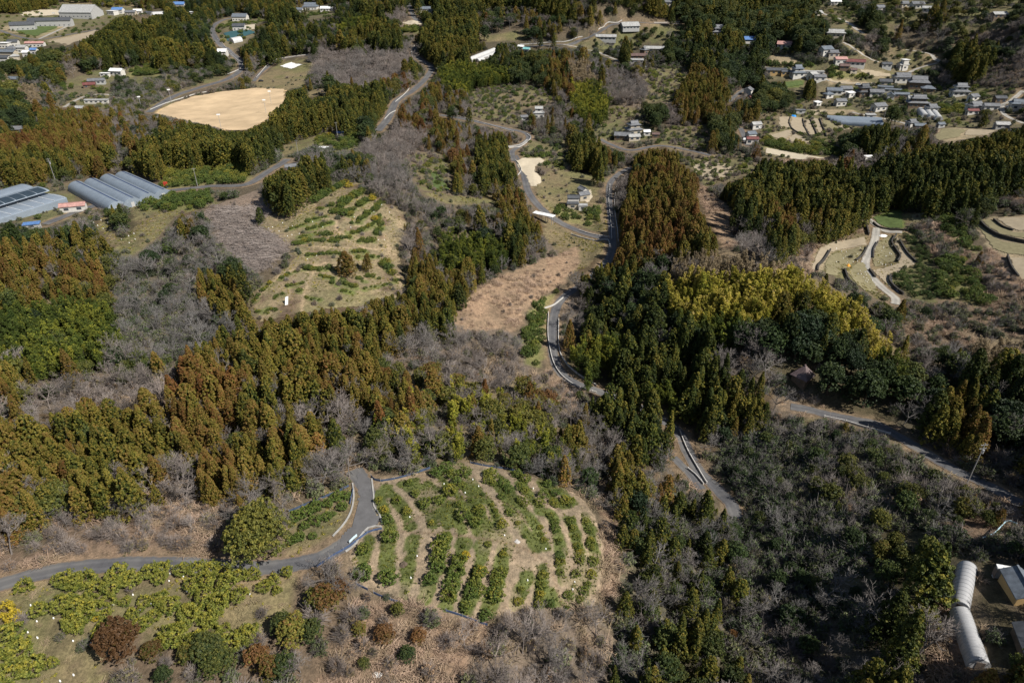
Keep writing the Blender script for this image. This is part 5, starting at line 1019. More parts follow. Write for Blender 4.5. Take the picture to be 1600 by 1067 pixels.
HOUSES = [
 # the farmhouse over the valley road and its neighbours
 (911, 292, 15, .62, -60, 'gable', 'g', 'w', 'upper house of the valley farmstead', 4.2), (912, 300, 17, .6, 25, 'gable', 'g', 'c', 'middle house of the valley farmstead', 3.0), (896, 305, 18, .5, 0, 'gable', 'd', 'w', 'left wing of the valley farmstead', 4.4), (895, 315, 17, .45, 0, 'shed', 'd', 'c', 'lowest lean-to of the valley farmstead', 2.4, 'shed'), (911, 318, 13, .5, 0, 'shed', 'p', 'w', 'small right shed of the valley farmstead', 2.3, 'shed'),
 (990, 199, 22, .7, 20, 'irimoya', 'g', 'c', 'tallest of the farmstead above the lower farm lane', 3.2, 'house', None, True), (973, 208, 24, .5, -12, 'gable', 'g', 'n', 'left wing above the lower farm lane', 2.8), (991, 210, 18, .5, 10, 'gable', 'p', 'c', 'front wing above the lower farm lane', 2.6), (1011, 203, 10, .7, 0, 'gable', 'w', 'w', 'white hut right of the lower farm lane house', 2.4, 'shed'), (1025, 207, 11, .6, -10, 'gable', 'n', 'n', 'brown hut right of the lower farm lane house', 2.2, 'shed'),
 (842, 174, 16, .55, 0, 'gable', 'p', 'w', 'in the bare trees behind the loop road', 3.6, 'house', None, True), (819, 180, 11, .6, 10, 'gable', 'g', 'g', 'at the edge of the bare trees behind the loop road', 2.4, 'shed'),
 (1024, 74, 34, .28, -6, 'gable', 'p', 'c', 'longest of the hilltop farmstead', 3.2, 'farm_building'), (1010, 76, 16, .7, 30, 'irimoya', 'g', 'n', 'behind the forecourt of the hilltop farmstead', 3.4), (998, 85, 26, .35, 0, 'gable', 'n', 'n', 'front left row of the hilltop farmstead', 2.8), (995, 92, 20, .4, -4, 'shed', 'p', 'g', 'lowest roof of the hilltop farmstead', 2.4, 'shed'),
 (947, 57, 31, .3, -8, 'gable', 'p', 'g', 'long shed beside the ridge road', 3.0, 'shed'), (984, 37, 27, .6, 12, 'gable', 'p', 'g', 'broad grey shed beyond the ridge road', 2.8, 'shed'), (823, 75, 10, .7, -20, 'gable', 't', 'w', 'beside the end of the ridge road', 3.2), (814, 71, 9, .7, -20, 'gable', 'w', 'w', 'behind the teal roof on the ridge road', 2.8),
 (1173, 60, 20, .6, 0, 'gable', 'B', 'w', 'at the foot of the dark far wood', 5.4), (1123, 48, 20, .7, 0, 'irimoya', 'g', 'w', 'alone beside the far wood', 3.0, 'house', None, True), (1044, 2, 16, .5, 0, 'gable', 'g', 'c', 'at the very top on the far slope', 3.2),
 (1170, 138, 14, .8, 60, 'gable', 'g', 'w', 'beside the valley lane at the village end', 4.2), (1175, 150, 10, .7, 30, 'gable', 'r', 'n', 'small red roof by the valley lane', 2.4, 'shed'), (1174, 206, 14, .7, 20, 'gable', 'b', 'w', 'behind the maroon roof on the lower lane', 3.4), (1176, 214, 18, .45, -4, 'gable', 'r', 'w', 'facing the lower valley lane', 3.0), (1182, 191, 15, .6, 15, 'gable', 'p', 'w', 'pale house above the lower valley lane', 3.0),
 # the village
 (1213, 108, 30, .3, -6, 'gable', 'd', 'o', 'longest ochre front at the left of the village', 3.0), (1228, 110, 13, .5, -6, 'gable', 'd', 'o', 'small ochre front at the left of the village', 2.8), (1246, 111, 19, .75, 10, 'irimoya', 'b', 'w', 'tall with upper floor, right of the ochre fronts', 3.0, 'house', None, True), (1270, 114, 14, .7, 35, 'gable', 'p', 'w', 'white gable facing the green field', 3.4), (1281, 118, 18, .5, 0, 'gable', 'g', 'w', 'above the long white wall, left village', 3.0), (1268, 108, 40, .12, -3, 'shed', 'p', 'g', 'long low roof behind the left houses', 2.4, 'shed'),
 (1314, 90, 18, .5, 4, 'gable', 'k', 'w', 'above the citrus terrace of the village', 3.4), (1337, 94, 28, .35, -14, 'gable', 'r', 'w', 'long maroon roof above the village fields', 3.0, 'farm_building'), (1320, 101, 14, .6, -10, 'gable', 'n', 'n', 'brown hut under the long maroon roof', 2.6, 'shed'), (1334, 107, 10, .6, 0, 'gable', 'n', 'c', 'small brown hut by the upper paddy', 2.4, 'shed'),
 (1386, 97, 15, .5, 0, 'gable', 'd', 'g', 'dark roof left of the white tower house', 2.8), (1411, 99, 14, .7, 10, 'gable', 'p', 'w', 'low part of the white tower house', 3.0), (1415, 92, 9, .9, 15, 'flat', 'w', 'w', 'upper block of the white tower house', 6.6),
 (1411, 118, 26, .6, -4, 'irimoya', 'g', 'w', 'temple hall on the left of the great roof', 3.6, 'temple_hall'), (1436, 126, 28, .85, -18, 'irimoya', 'g', 'n', 'greatest roof in the village, a temple hall', 4.2, 'temple_hall'), (1451, 136, 18, .6, -18, 'hip', 'b', 'n', 'low wing right of the great temple roof', 2.8), (1384, 125, 18, .55, -8, 'gable', 'd', 'c', 'dark roof left of the temple halls', 3.0), (1384, 134, 22, .2, -22, 'gable', 'b', 'w', 'narrow gate row below the dark roof', 2.4, 'gatehouse'), (1396, 138, 24, .16, -20, 'gable', 'b', 'w', 'narrow wall roof below the temple yard', 2.2, 'gatehouse'),
 (1304, 139, 22, .5, -8, 'gable', 'b', 'w', 'pale blue house at the left of the lower village', 3.0), (1295, 145, 13, .7, 20, 'hip', 'b', 'w', 'leftmost small hip roof of the lower village', 2.6), (1322, 136, 17, .6, 0, 'gable', 'g', 'w', 'grey gable behind the white blue front', 3.4), (1330, 143, 13, .6, 25, 'shed', 'w', 'w', 'white slanting roof in the lower village', 2.8, 'shed'), (1350, 141, 20, .75, 8, 'irimoya', 'd', 'n', 'dark hipped house in the middle of the lower village', 3.0, 'house', None, True), (1370, 141, 20, .55, -8, 'gable', 'g', 'w', 'grey house right of the dark hipped house', 3.0), (1393, 146, 12, .8, 70, 'gable', 'b', 'w', 'gable end beside the temple lane', 3.2), (1409, 145, 22, .3, -8, 'gable', 'b', 'n', 'long blue grey row under the temple lane', 2.6),
 (1314, 155, 16, .6, 8, 'gable', 'g', 'w', 'grey gable above the concrete stairs', 3.4), (1278, 158, 10, .7, 30, 'shed', 'w', 'w', 'tilted white hut by the tall cedar', 2.2, 'shed'), (1374, 163, 20, .6, 18, 'gable', 'g', 'w', 'grey gable behind the long greenhouse', 3.2), (1251, 170, 14, .5, 0, 'flat', 'g', 'g', 'flat shed under the village cedars', 2.2, 'shed'), (1361, 177, 14, .5, 0, 'shed', 'p', 'g', 'low shed at the far corner of the long greenhouse', 2.2, 'shed'),
 (1430, 151, 20, .45, -8, 'gable', 'p', 'w', 'palest roof under the temple lane', 2.8), (1435, 158, 30, .45, -8, 'irimoya', 'g', 'n', 'wide house above the white tunnels', 3.0, 'house', None, True), (1457, 165, 17, .7, 12, 'irimoya', 'g', 'w', 'right neighbour above the white tunnels', 3.0),
 (1501, 140, 24, .6, -6, 'irimoya', 'g', 'w', 'two storeyed house alone right of the village', 3.0, 'house', None, True), (1522, 148, 14, .7, 20, 'gable', 'g', 'w', 'small wing of the house right of the village', 2.8), (1525, 162, 22, .7, 14, 'irimoya', 'g', 'w', 'house with curved gable at the far right', 3.2), (1521, 170, 17, .4, 0, 'gable', 'r', 'w', 'maroon lean-to before the curved gable house', 2.4, 'shed'), (1550, 162, 22, .45, -6, 'gable', 'g', 'w', 'long grey house right of the curved gable', 3.0), (1564, 150, 17, .55, 0, 'gable', 'd', 'n', 'dark double roof under the brown slope', 3.0), (1594, 159, 24, .7, -18, 'irimoya', 'b', 'w', 'cut by the right edge of the picture', 3.4), (1567, 191, 20, .5, -6, 'gable', 'p', 'g', 'pale roof in the walled yard at right', 2.6),
 (1426, 188, 14, .8, 15, 'irimoya', 'g', 'w', 'grey house below the white tunnels', 3.0), (1438, 193, 17, .45, -4, 'gable', 'b', 'n', 'long shed right below the white tunnels', 2.4, 'shed'), (1471, 191, 11, .6, 10, 'gable', 'b', 'g', 'lone hut in the scrub below the tunnels', 2.2, 'shed'), (1385, 229, 13, .7, 10, 'gable', 'g', 'g', 'hut behind the tall cedars under the village', 2.6, 'shed'), (1358, 242, 13, .4, 10, 'shed', 'w', 'w', 'white lean-to by the cedars under the village', 2.2, 'shed'),
 (1375, 10, 14, .7, 20, 'gable', 'g', 'w', 'on the upper slope beside the round tree', 3.4), (1414, 4, 14, .7, 10, 'irimoya', 'g', 'c', 'left house of the topmost row', 3.0), (1434, 4, 18, .6, 0, 'gable', 'g', 'w', 'middle house of the topmost row', 3.4), (1450, 11, 15, .6, -20, 'gable', 'p', 'w', 'right house of the topmost row', 3.0), (1562, 20, 22, .45, 6, 'gable', 'p', 'n', 'alone at the upper right corner', 3.0), (1277, 19, 14, .7, 15, 'gable', 'p', 'c', 'at the head of the slope lane', 3.0), (1306, 1, 16, .4, 0, 'gable', 'w', 'w', 'at the top over the slope lane', 2.8), (1307, 47, 26, .5, -14, 'irimoya', 'p', 'c', 'long house below the slope lane', 3.2), (1226, 67, 20, .6, -20, 'gable', 'k', 'w', 'pink roofed by the far wood', 3.0), (1291, 74, 18, .7, 20, 'gable', 'b', 'w', 'left of the pair above the maroon roof', 3.8), (1303, 80, 16, .6, 0, 'irimoya', 'g', 'c', 'right of the pair above the maroon roof', 3.2),
 # the town at the upper left
 (126, 17, 52, .62, -4, 'gable', 'p', 'g', 'the big hall of the far town', 6.5, 'hall', None, False, None, 8), (78, 31, 62, .2, 9, 'gable', 'd', 'g', 'the long dark block of the far town', 7.0, 'school_block', None, False, None, 9), (35, 38, 34, .4, 20, 'gable', 'd', 'g', 'the left end of the long block', 6.0, 'school_block'), (175, 16, 14, .7, -20, 'flat', 'w', 'w', 'white block right of the hall', 5.0, 'town_house'), (184, 14, 16, .6, 0, 'gable', 'B', 'w', 'blue roof right of the hall', 5.0, 'town_house'), (204, 18, 16, .5, 0, 'gable', 'g', 'c', 'grey roof row right of the hall', 4.0, 'town_house'), (280, 6, 18, .6, 0, 'gable', 'B', 'w', 'blue roof at the top by the pines', 5.0, 'town_house'), (298, 18, 11, .7, 0, 'flat', 'w', 'w', 'white cube under the blue roof', 4.0, 'town_house'), (215, 16, 12, .6, 10, 'gable', 'w', 'w', 'white gable beyond the mound', 4.0, 'town_house'), (232, 19, 10, .6, 0, 'gable', 'd', 'g', 'dark roof beyond the mound', 4.0, 'town_house'),
 (6, 66, 14, .7, 0, 'flat', 'w', 'w', 'leftmost white block of the town row', 5.0, 'town_house'), (20, 64, 14, .7, 12, 'gable', 'd', 'w', 'dark roof behind the leftmost block', 5.0, 'town_house'), (18, 74, 15, .7, -10, 'hip', 'g', 'w', 'grey hip roof in the town row', 4.6, 'town_house'), (34, 72, 13, .7, 0, 'gable', 'p', 'w', 'pale roof in the town row', 4.6, 'town_house'), (54, 66, 28, .25, 4, 'gable', 'k', 'w', 'long red and white row in the town', 4.0, 'town_house'), (12, 79, 24, .4, -6, 'gable', 'b', 'c', 'long blue grey roof in the town row', 4.6, 'town_house'), (22, 86, 11, .7, 20, 'hip', 'p', 'c', 'cream house at the foot of the town row', 4.4, 'town_house'), (4, 88, 18, .5, 0, 'gable', 'd', 'w', 'dark roof at the left border of the town', 4.6, 'town_house'), (52, 76, 10, .7, 0, 'gable', 'B', 'w', 'small blue roof by the wooded mound', 4.0, 'town_house'), (40, 80, 10, .7, 0, 'gable', 'w', 'w', 'small white roof by the wooded mound', 4.0, 'town_house'),
 (21, 121, 17, .5, -8, 'gable', 'b', 'w', 'alone under the left mound', 3.4), (26, 199, 18, .6, 10, 'irimoya', 'g', 'n', 'alone among the far left trees', 3.0), (182, 109, 20, .5, -10, 'gable', 'w', 'w', 'white barn beside the mound road', 3.6, 'barn'), (163, 113, 13, .5, 0, 'flat', 'w', 'w', 'white hut left of the white barn', 2.6, 'shed'), (150, 124, 24, .35, 16, 'gable', 'g', 'g', 'grey barn under the mound road', 3.0, 'barn'), (139, 130, 17, .5, 16, 'gable', 'r', 'n', 'maroon roof under the mound road', 2.8), (150, 155, 36, .14, 3, 'shed', 'p', 'w', 'long low roof above the ball field trees', 2.4, 'shed'), (124, 166, 13, .6, -8, 'gable', 'p', 'w', 'pale hut by the left farm track', 2.6, 'shed'),
 (375, 25, 22, .6, 0, 'gable', 'b', 'w', 'dark blue house beside the tennis court', 5.0), (373, 39, 18, .6, 6, 'gable', 'd', 'w', 'white front above the tennis court', 4.4), (347, 79, 14, .8, 0, 'gable', 'w', 'w', 'white gable inside the town road bend', 4.4), (485, 9, 22, .7, 0, 'irimoya', 'b', 'w', 'blue grey house at the far top', 4.4), (466, 14, 14, .6, 0, 'gable', 'b', 'w', 'left neighbour of the far blue grey house', 4.0), (512, 12, 22, .4, 0, 'gable', 'w', 'w', 'white row right of the far blue grey house', 3.6, 'farm_building'), (547, 8, 7, .8, 0, 'gable', 'w', 'w', 'white speck of a hut at the top', 3.0, 'shed'),
 (664, 12, 16, .6, 10, 'gable', 'b', 'w', 'upper house at the end of the hill road', 3.6), (674, 16, 12, .7, -8, 'gable', 'd', 'w', 'lower right house at the end of the hill road', 3.4), (676, 22, 10, .7, 0, 'gable', 'g', 'c', 'small house at the end of the hill road', 3.0), (572, 54, 10, .6, 0, 'gable', 'g', 'g', 'hut lost in the bare trees', 2.6, 'shed'),
 # left and lower right
 (112, 317, 36, .30, 16, 'gable', 'k', 'w', 'beside the wide greenhouse', 2.6, 'shed'), (505, 228, 14, .5, -4, 'flat', 'w', 'w', 'white container hut behind the small truck', 2.5, 'shed'), (456, 256, 22, .4, 20, 'gable', 'g', 'n', 'low hut at the head of the terraced field', 2.2, 'shed'), (531, 205, 10, .6, 20, 'shed', 'B', 'g', 'blue roofed shelter on the grass track', 2.2, 'shed'), (48, 347, 22, .4, 18, 'shed', 'B', 'g', 'blue roofed lean-to before the wide greenhouse', 1.8, 'shed'), (850, 333, 34, .26, -32, 'flat', 'w', 'g', 'open white roof over the farm road', 3.0, 'road_shelter'),
 (1256, 580, 23, 1, 40, 'pyramid', 'h', 'n', 'alone in the trees right of the valley', 1.5, 'hut', 'pyramid roofed hut'), (1602, 908, 54, .66, 80, 'gable', 'b', 'o', 'right of the white tunnels', 1.9, 'shed', None, False, None, -1), (1622, 1000, 70, .5, 74, 'gable', 'd', 'n', 'below the ochre gabled shed', 1.9, 'shed', None, False, None, -1), (1578, 883, 30, .22, -14, 'shed', 'w', 'g', 'narrow white roof behind the ochre gabled shed', 2.0, 'shed'),
]
for a in HOUSES: house(*a)
# ------------------------------------------------------------------ greenhouses
def film(name, c, tr, rough=.35):
    m, t, b = mat(name); v = obj_co(t)
    k = mixc(t, ramp(t, noise(t, .35, 6, .7, v), [(.35, (0, 0, 0)), (.7, (1, 1, 1))]), [x * .8 for x in c], c)
    w = nd(t, 'TexWave', wave_type='BANDS', bands_direction='X'); w.inputs['Scale'].default_value = 1.3; w.inputs['Distortion'].default_value = 1.2; w.inputs['Detail'].default_value = 3; t.links.new(v, w.inputs['Vector'])
    k = mixc(t, ramp(t, w.outputs[1], [(.2, (.82, .82, .84)), (.7, (1, 1, 1))]), (0, 0, 0), k); t.links.new(k, b.inputs['Base Color'])
    b.inputs['Roughness'].default_value = rough; d_ = nd(t, 'BsdfTranslucent'); t.links.new(k, d_.inputs[0]); mx = nd(t, 'MixShader'); mx.inputs[0].default_value = tr
    t.links.new(b.outputs[0], mx.inputs[1]); t.links.new(d_.outputs[0], mx.inputs[2]); t.links.new(mx.outputs[0], t.nodes['Material Output'].inputs[0]); return m
FILM, OLDFILM, WHITEFILM = film('clear_film', (.40, .47, .55), .35), film('weathered_film', (.64, .64, .65), .3, .5), film('white_film', (.74, .74, .73), .2)
DARKP = simple('dark_vent_mesh', (.03, .045, .06), .5, .2, .7); VENT = simple('ridge_vent_strip', (.03, .05, .13), .4, .2)
def tunnel(a, b, w, h, m, label, hoops=0, vent=False, cat='greenhouse', grp=None, ends=True, name='greenhouse_tunnel'):
    A, B = at(*a, lift=h), at(*b, lift=h); d = B[:2] - A[:2]; ln = float(np.hypot(*d)); yaw = math.atan2(d[1], d[0]); mid = (A + B) / 2
    zA, zB = float(ground(A[0], A[1])), float(ground(B[0], B[1])); e = empty(name, (mid[0], mid[1], (zA + zB) / 2), yaw, label=label, category=cat, group=grp)
    k_ = .62 * w * FPX / math.hypot(mid[0], mid[1], CAMZ); mark_open([(a[0] - k_, a[1]), (a[0] + k_, a[1]), (b[0] + k_, b[1]), (b[0] - k_, b[1])]); mark_open([(a[0], a[1] - k_ * .5), (b[0], b[1] - k_ * .5), (b[0], b[1] + k_ * .6), (a[0], a[1] + k_ * .6)])
    for f in np.linspace(-.4, .4, 5): BUILT.append((mid[0] + d[0] * f, mid[1] + d[1] * f, max(w * .55, ln * .1)))
    sl_ = (zB - zA) / ln; na, nl = 14, max(2, int(ln / 1.5)); an = np.linspace(0, math.pi, na + 1); prof = np.stack([-np.cos(an) * w / 2, np.sin(an) ** .8 * h], 1)
    xs = np.linspace(-ln / 2, ln / 2, nl + 1); V = np.array([(x, p[0], p[1] + x * sl_ - (.4 if i in (0, na) else 0)) for x in xs for i, p in enumerate(prof)]); idx = np.arange(len(V)).reshape(nl + 1, na + 1)
    link('film', mesh('film', V, [np.stack([idx[:-1, :-1], idx[1:, :-1], idx[1:, 1:], idx[:-1, 1:]], -1).reshape(-1, 4)], [m], smooth=True), e)
    if ends:
        for x in (-ln / 2, ln / 2):
            mb = MB(); mb.add([(x, p[0], p[1] + x * sl_) for p in prof] + [(x, 0, x * sl_ - .3)], [(i, i + 1, na + 1) for i in range(na)]); mb.build('end_wall', m, e)
            MB().box(x - .06, x + .06, -.6, .6, x * sl_, x * sl_ + min(2.0, h * .7)).build('door', DOORM if not vent else FRAME, e)
    if vent: MB().hexa([(-ln / 2, .25, h - .12 - ln / 2 * sl_), (ln / 2, .25, h - .12 + ln / 2 * sl_), (ln / 2, .85, h - .3 + ln / 2 * sl_), (-ln / 2, .85, h - .3 - ln / 2 * sl_), (-ln / 2, .25, h + .06 - ln / 2 * sl_), (ln / 2, .25, h + .06 + ln / 2 * sl_), (ln / 2, .85, h - .06 + ln / 2 * sl_), (-ln / 2, .85, h - .06 - ln / 2 * sl_)]).build('roof_vent', VENT, e)
    if hoops:
        mb = MB()
        for i in range(na): mb.tube((0, prof[i][0] * 1.012, prof[i][1] * 1.012), (0, prof[i + 1][0] * 1.012, prof[i + 1][1] * 1.012), .035, k=4, cap=False)
        hm = mb.data('hoop_shape', M['steel'])
        for x in np.linspace(-ln / 2 + .05, ln / 2 - .05, hoops): link('hoop', hm, e, (x, 0, x * sl_))
    return e
for i, (a, b) in enumerate([((117, 283), (181, 315)), ((141, 278.5), (205, 309.5)), ((166, 272), (229, 302)), ((189, 268), (253, 296))]):
    tunnel(a, b, 7.2, 3.6, FILM, ['first', 'second', 'third', 'fourth'][i] + ' from left of four long bluish greenhouse tunnels', 0, True, grp='four bluish greenhouse tunnels')
tunnel((1516, 877), (1504, 941), 2.9, 2.0, OLDFILM, 'upper weathered white tunnel meeting the longer one', 12, grp='weathered white tunnels')
tunnel((1505, 947), (1536, 1031), 3.0, 2.0, OLDFILM, 'lower and longer weathered white tunnel', 18, grp='weathered white tunnels')
for i, (x, y) in enumerate([(1445, 176), (1456, 178), (1467, 180)]): tunnel((x - 6, y - 8), (x + 2, y + 2), 4.2, 2.4, WHITEFILM, ['left', 'middle', 'right'][i] + ' one of three small white tunnels in the village', 0, grp='three small white village tunnels')
tunnel((733, 90), (772, 75), 4.6, 2.6, WHITEFILM, 'front white tent roof above the hill road', 0, grp='white tent roofs'); tunnel((745, 92), (778, 78.5), 4.6, 2.6, WHITEFILM, 'rear white tent roof above the hill road', 0, grp='white tent roofs')
tunnel((360, 60), (374, 57), 9, 4, WHITEFILM, 'white tent on the teal tennis court', 0); tunnel((238, 19), (258, 18), 12, 5, WHITEFILM, 'white domed roof far behind the mound', 0, name='domed_roof', cat='building')
for i in range(5):
    f = i / 4; tunnel((1293 + 22 * f, 180.5 + 8 * f), (1378 + 3 * f, 184 + 7.5 * f), 3.4, 2.4, FILM, ['rearmost', 'second rear', 'middle', 'second front', 'front'][i] + ' bay of the long village greenhouse', 0, grp='bays of the long village greenhouse')
def wide_greenhouse():
    """low gutter connected greenhouse: three roof strips, the middle one of dark vent panels"""
    h = 3.0; A, B, Cc, D = [at(*q, lift=h) for q in ((-60, 353), (104, 309), (66, 289), (-60, 333))]
    u = B[:2] - A[:2]; u /= np.linalg.norm(u); ln = float(np.dot(B[:2] - A[:2], u)); v = np.array([-u[1], u[0]]); wd_ = float(np.dot(Cc[:2] - B[:2], v)); z = float(ground(*((A[:2] + B[:2]) / 2))); o = (A[:2] + B[:2]) / 2 + v * wd_ / 2
    e = empty('wide_greenhouse', (o[0], o[1], z), math.atan2(u[1], u[0]), label='wide low greenhouse with a strip of dark panels at left', category='greenhouse')
    for f in np.linspace(-.45, .45, 7): BUILT.append((o[0] + u[0] * f * ln, o[1] + u[1] * f * ln, wd_ * .5))
    n_ = 3; s = wd_ / n_
    for k in range(n_):
        y0 = -wd_ / 2 + k * s; mb = MB(); m_ = 10; an = np.linspace(0, math.pi, m_ + 1); P_ = [(y0 + s / 2 - math.cos(t_) * s / 2, h + (-.9, .5, .1)[k] + math.sin(t_) * (.55 if k == 0 else .9)) for t_ in an]
        mb.add([(x, p[0], p[1]) for x in (-ln / 2, ln / 2) for p in P_], [(i, m_ + 1 + i, m_ + 2 + i, i + 1) for i in range(m_)]); mb.build('roof_span', FILM, e)
    MB().box(-ln / 2, ln / 2, -wd_ / 2, wd_ / 2, -1.5, h - .92).build('side_wall', FILM, e)
    gap = 4.2; q_ = [(-math.cos(R(a_)) * s / 2, .56 + .9 * math.sin(R(a_))) for a_ in (14, 40, 68, 98)]; pm = MB()
    for (ya, za), (yb, zb) in zip(q_, q_[1:]): pm.hexa([(.2, ya, za), (gap - .2, ya, za), (gap - .2, yb, zb), (.2, yb, zb), (.2, ya, za + .07), (gap - .2, ya, za + .07), (gap - .2, yb, zb + .07), (.2, yb, zb + .07)])
    pm = pm.data('vent_panel_shape', DARKP)
    for i in range(int(ln / gap)): link('vent_panel', pm, e, (-ln / 2 + i * gap, 0, h))
    rm = MB().box(-.06, .06, -wd_ / 2, -wd_ / 2 + s, h - .5, h - .32).data('gutter_beam_shape', M['white'])
    for i in range(int(ln / gap) + 1): link('beam', rm, e, (-ln / 2 + i * gap, 0, 0))
wide_greenhouse()
# ------------------------------------------------------------------ poles, lamps, vehicles, small things
def pole(bx, by, h, label, arm=2, name='utility_pole', cat='utility pole', grp='utility poles'):
    q = at(bx, by); e = empty(name, tuple(q), rng.uniform(-.5, .5), label=label, category=cat, group=grp)
    MB().tube((0, 0, -.8), (0, 0, h), .13, .09, 8).build('post', M['pole'], e)
    for k in range(arm):
        a = MB().box(-.8, .8, -.05, .05, h - .5 - k * .9, h - .40 - k * .9).build('crossarm', M['pole'], e)
        for x in (-.7, -.3, .3, .7): MB().tube((x, 0, h - .40 - k * .9), (x, 0, h - .2 - k * .9), .04, .03, 6).build('insulator', M['pole'], a)
    if arm == 2: MB().tube((.3, 0, h - 2.6), (.3, 0, h - 1.7), .22, .22, 8).build('transformer', M['steel'], e)
for a in [(1510, 757, 11, 'pole with crossarms beside the hillside road'), (1599, 812, 10, 'pole at the right end of the hillside road'), (1380, 189, 9, 'taller pole beside the long village greenhouse'), (1395, 189, 8, 'left of two thin poles below the village', 1), (1400, 187, 8, 'right of two thin poles below the village', 1), (1427, 168, 8, 'pole before the wide village house', 1),
 (1511, 175, 8, 'pole left of the curved gable house', 1), (309, 292, 8, 'pole beside the greenhouse lane', 1), (88, 286, 11, 'tall pole behind the wide greenhouse', 2), (528, 218, 9, 'pole over the grass track', 1), (467, 249, 9, 'pole by the small white truck', 1), (645, 122, 10, 'pole beside the hill road', 1), (172, 105, 10, 'leaning pole on the mound road', 1), (1360, 92, 8, 'pole by the village lane above the maroon roof', 1), (973, 86, 8, 'pole left of the hilltop farmstead', 1), (858, 79, 8, 'pole under the ridge road', 1), (368, 139, 10, 'pole on the lower bend of the town road', 1)]: pole(*a)
for bx, by, ph in [(346, 203, 'at the near side of the ball field'), (424, 163, 'at the right side of the ball field'), (416, 178, 'at the near right corner of the ball field'), (222, 172, 'at the left tip of the ball field'), (268, 160, 'on the far side of the ball field')]:
    q = at(bx, by); e = empty('floodlight', tuple(q), .3, label='floodlight mast ' + ph, category='floodlight', group='floodlights of the ball field'); MB().tube((0, 0, -.5), (0, 0, 8.5), .14, .1, 6).build('mast', M['steel'], e); MB().box(-1.0, 1.0, -.18, .18, 8.4, 9.1).build('lamp_bank', M['white'], e)
TYRE = simple('tyre_rubber', (.02, .02, .02), .9, .1); 
def car(px, py, yaw, c, label, truck=False, name='parked_car', cat='car'):
    q = at(px, py); e = empty(name, tuple(q + np.array([0, 0, .12])), R(yaw), label=label, category=cat, group=None); pm = simple('car_paint', c, .3, .03, spec=.5)
    if truck:
        MB().box(-1.7, 1.7, -.72, .72, .38, .62).build('chassis', M['steel'], e); cab = MB().hexa([(.65, -.7, .6), (1.68, -.7, .6), (1.68, .7, .6), (.65, .7, .6), (.72, -.62, 1.78), (1.35, -.62, 1.78), (1.35, .62, 1.78), (.72, .62, 1.78)]).build('cab', pm, e)
        MB().hexa([(1.66, -.6, .98), (1.72, -.6, .98), (1.72, .6, .98), (1.66, .6, .98), (1.36, -.55, 1.7), (1.42, -.55, 1.7), (1.42, .55, 1.7), (1.36, .55, 1.7)]).build('windscreen', GLASS, cab)
        b = MB().box(-1.7, .58, -.72, .72, .62, .68); b.box(-1.7, .58, -.72, -.66, .68, .95).box(-1.7, .58, .66, .72, .68, .95).box(-1.7, -1.64, -.66, .66, .68, .95); b.build('cargo_bed', pm, e); xw = (-1.1, 1.15)
    else:
        V = []; prof = [(-2.0, .4), (2.0, .4), (2.05, .75), (1.2, .92), (.55, 1.4), (-1.3, 1.43), (-1.95, .95)]; n_ = len(prof)
        V = [(x, y * (.82 if z > 1.2 else 1), z) for y in (-.8, .8) for x, z in prof]; MB().add(V, [(i, (i + 1) % n_, n_ + (i + 1) % n_, n_ + i) for i in range(n_)] + [(0, i + 1, i) for i in range(1, n_ - 1)] + [(n_, n_ + i, n_ + i + 1) for i in range(1, n_ - 1)]).build('car_body', pm, e)
        MB().hexa([(.62, -.62, 1.36), (1.18, -.68, .95), (1.18, .68, .95), (.62, .62, 1.36), (.66, -.62, 1.40), (1.22, -.68, .98), (1.22, .68, .98), (.66, .62, 1.40)]).build('windscreen', GLASS, e)
        for s in (-1, 1): MB().box(-1.2, .5, *sorted((s * .72, s * .80)), .98, 1.3).build('side_window', GLASS, e)
        xw = (-1.25, 1.3)
    for x in xw:
        for y in (-.74, .74): MB().tube((x, y - .1, .3), (x, y + .1, .3), .3, .3, 10).build('wheel', TYRE, e)
for a in [(408, 128, 5, (.03, .03, .035), 'dark car parked beside the ball field lane'), (613, 139, -20, (.75, .75, .75), 'white car on the verge below the hill road'), (494, 240, 35, (.78, .78, .78), 'small white truck parked by the container hut', True, 'small_truck', 'truck'), (845, 73, 0, (.08, .16, .36), 'small blue truck on the ridge road', True, 'small_truck', 'truck'), (1011, 106, 20, (.75, .75, .74), 'white car below the hilltop farmstead'),
 (44, 44, 0, (.04, .04, .05), 'dark car before the long town block'), (78, 39, 5, (.03, .04, .06), 'dark van before the long town block'), (388, 80, -50, (.7, .7, .7), 'pale car on the town road bend'), (64, 22, 10, (.7, .7, .7), 'white car on the car park behind the long block'), (84, 22, 10, (.65, .66, .68), 'silver car on the car park behind the long block'), (1262, 122, 0, (.7, .7, .7), 'white car below the white gable in the village'), (1341, 134, -10, (.55, .56, .58), 'silver car beside the lower paddy'), (1401, 151, 0, (.7, .7, .69), 'white car under the temple lane'), (1514, 177, 20, (.05, .06, .08), 'dark car by the curved gable house'), (1576, 170, -40, (.7, .7, .7), 'white car on the lane at the far right'), (1188, 201, 30, (.66, .66, .66), 'pale car on the lower valley lane'), (1163, 220, 70, (.7, .7, .7), 'white car before the maroon roof on the valley lane')]: car(*a)
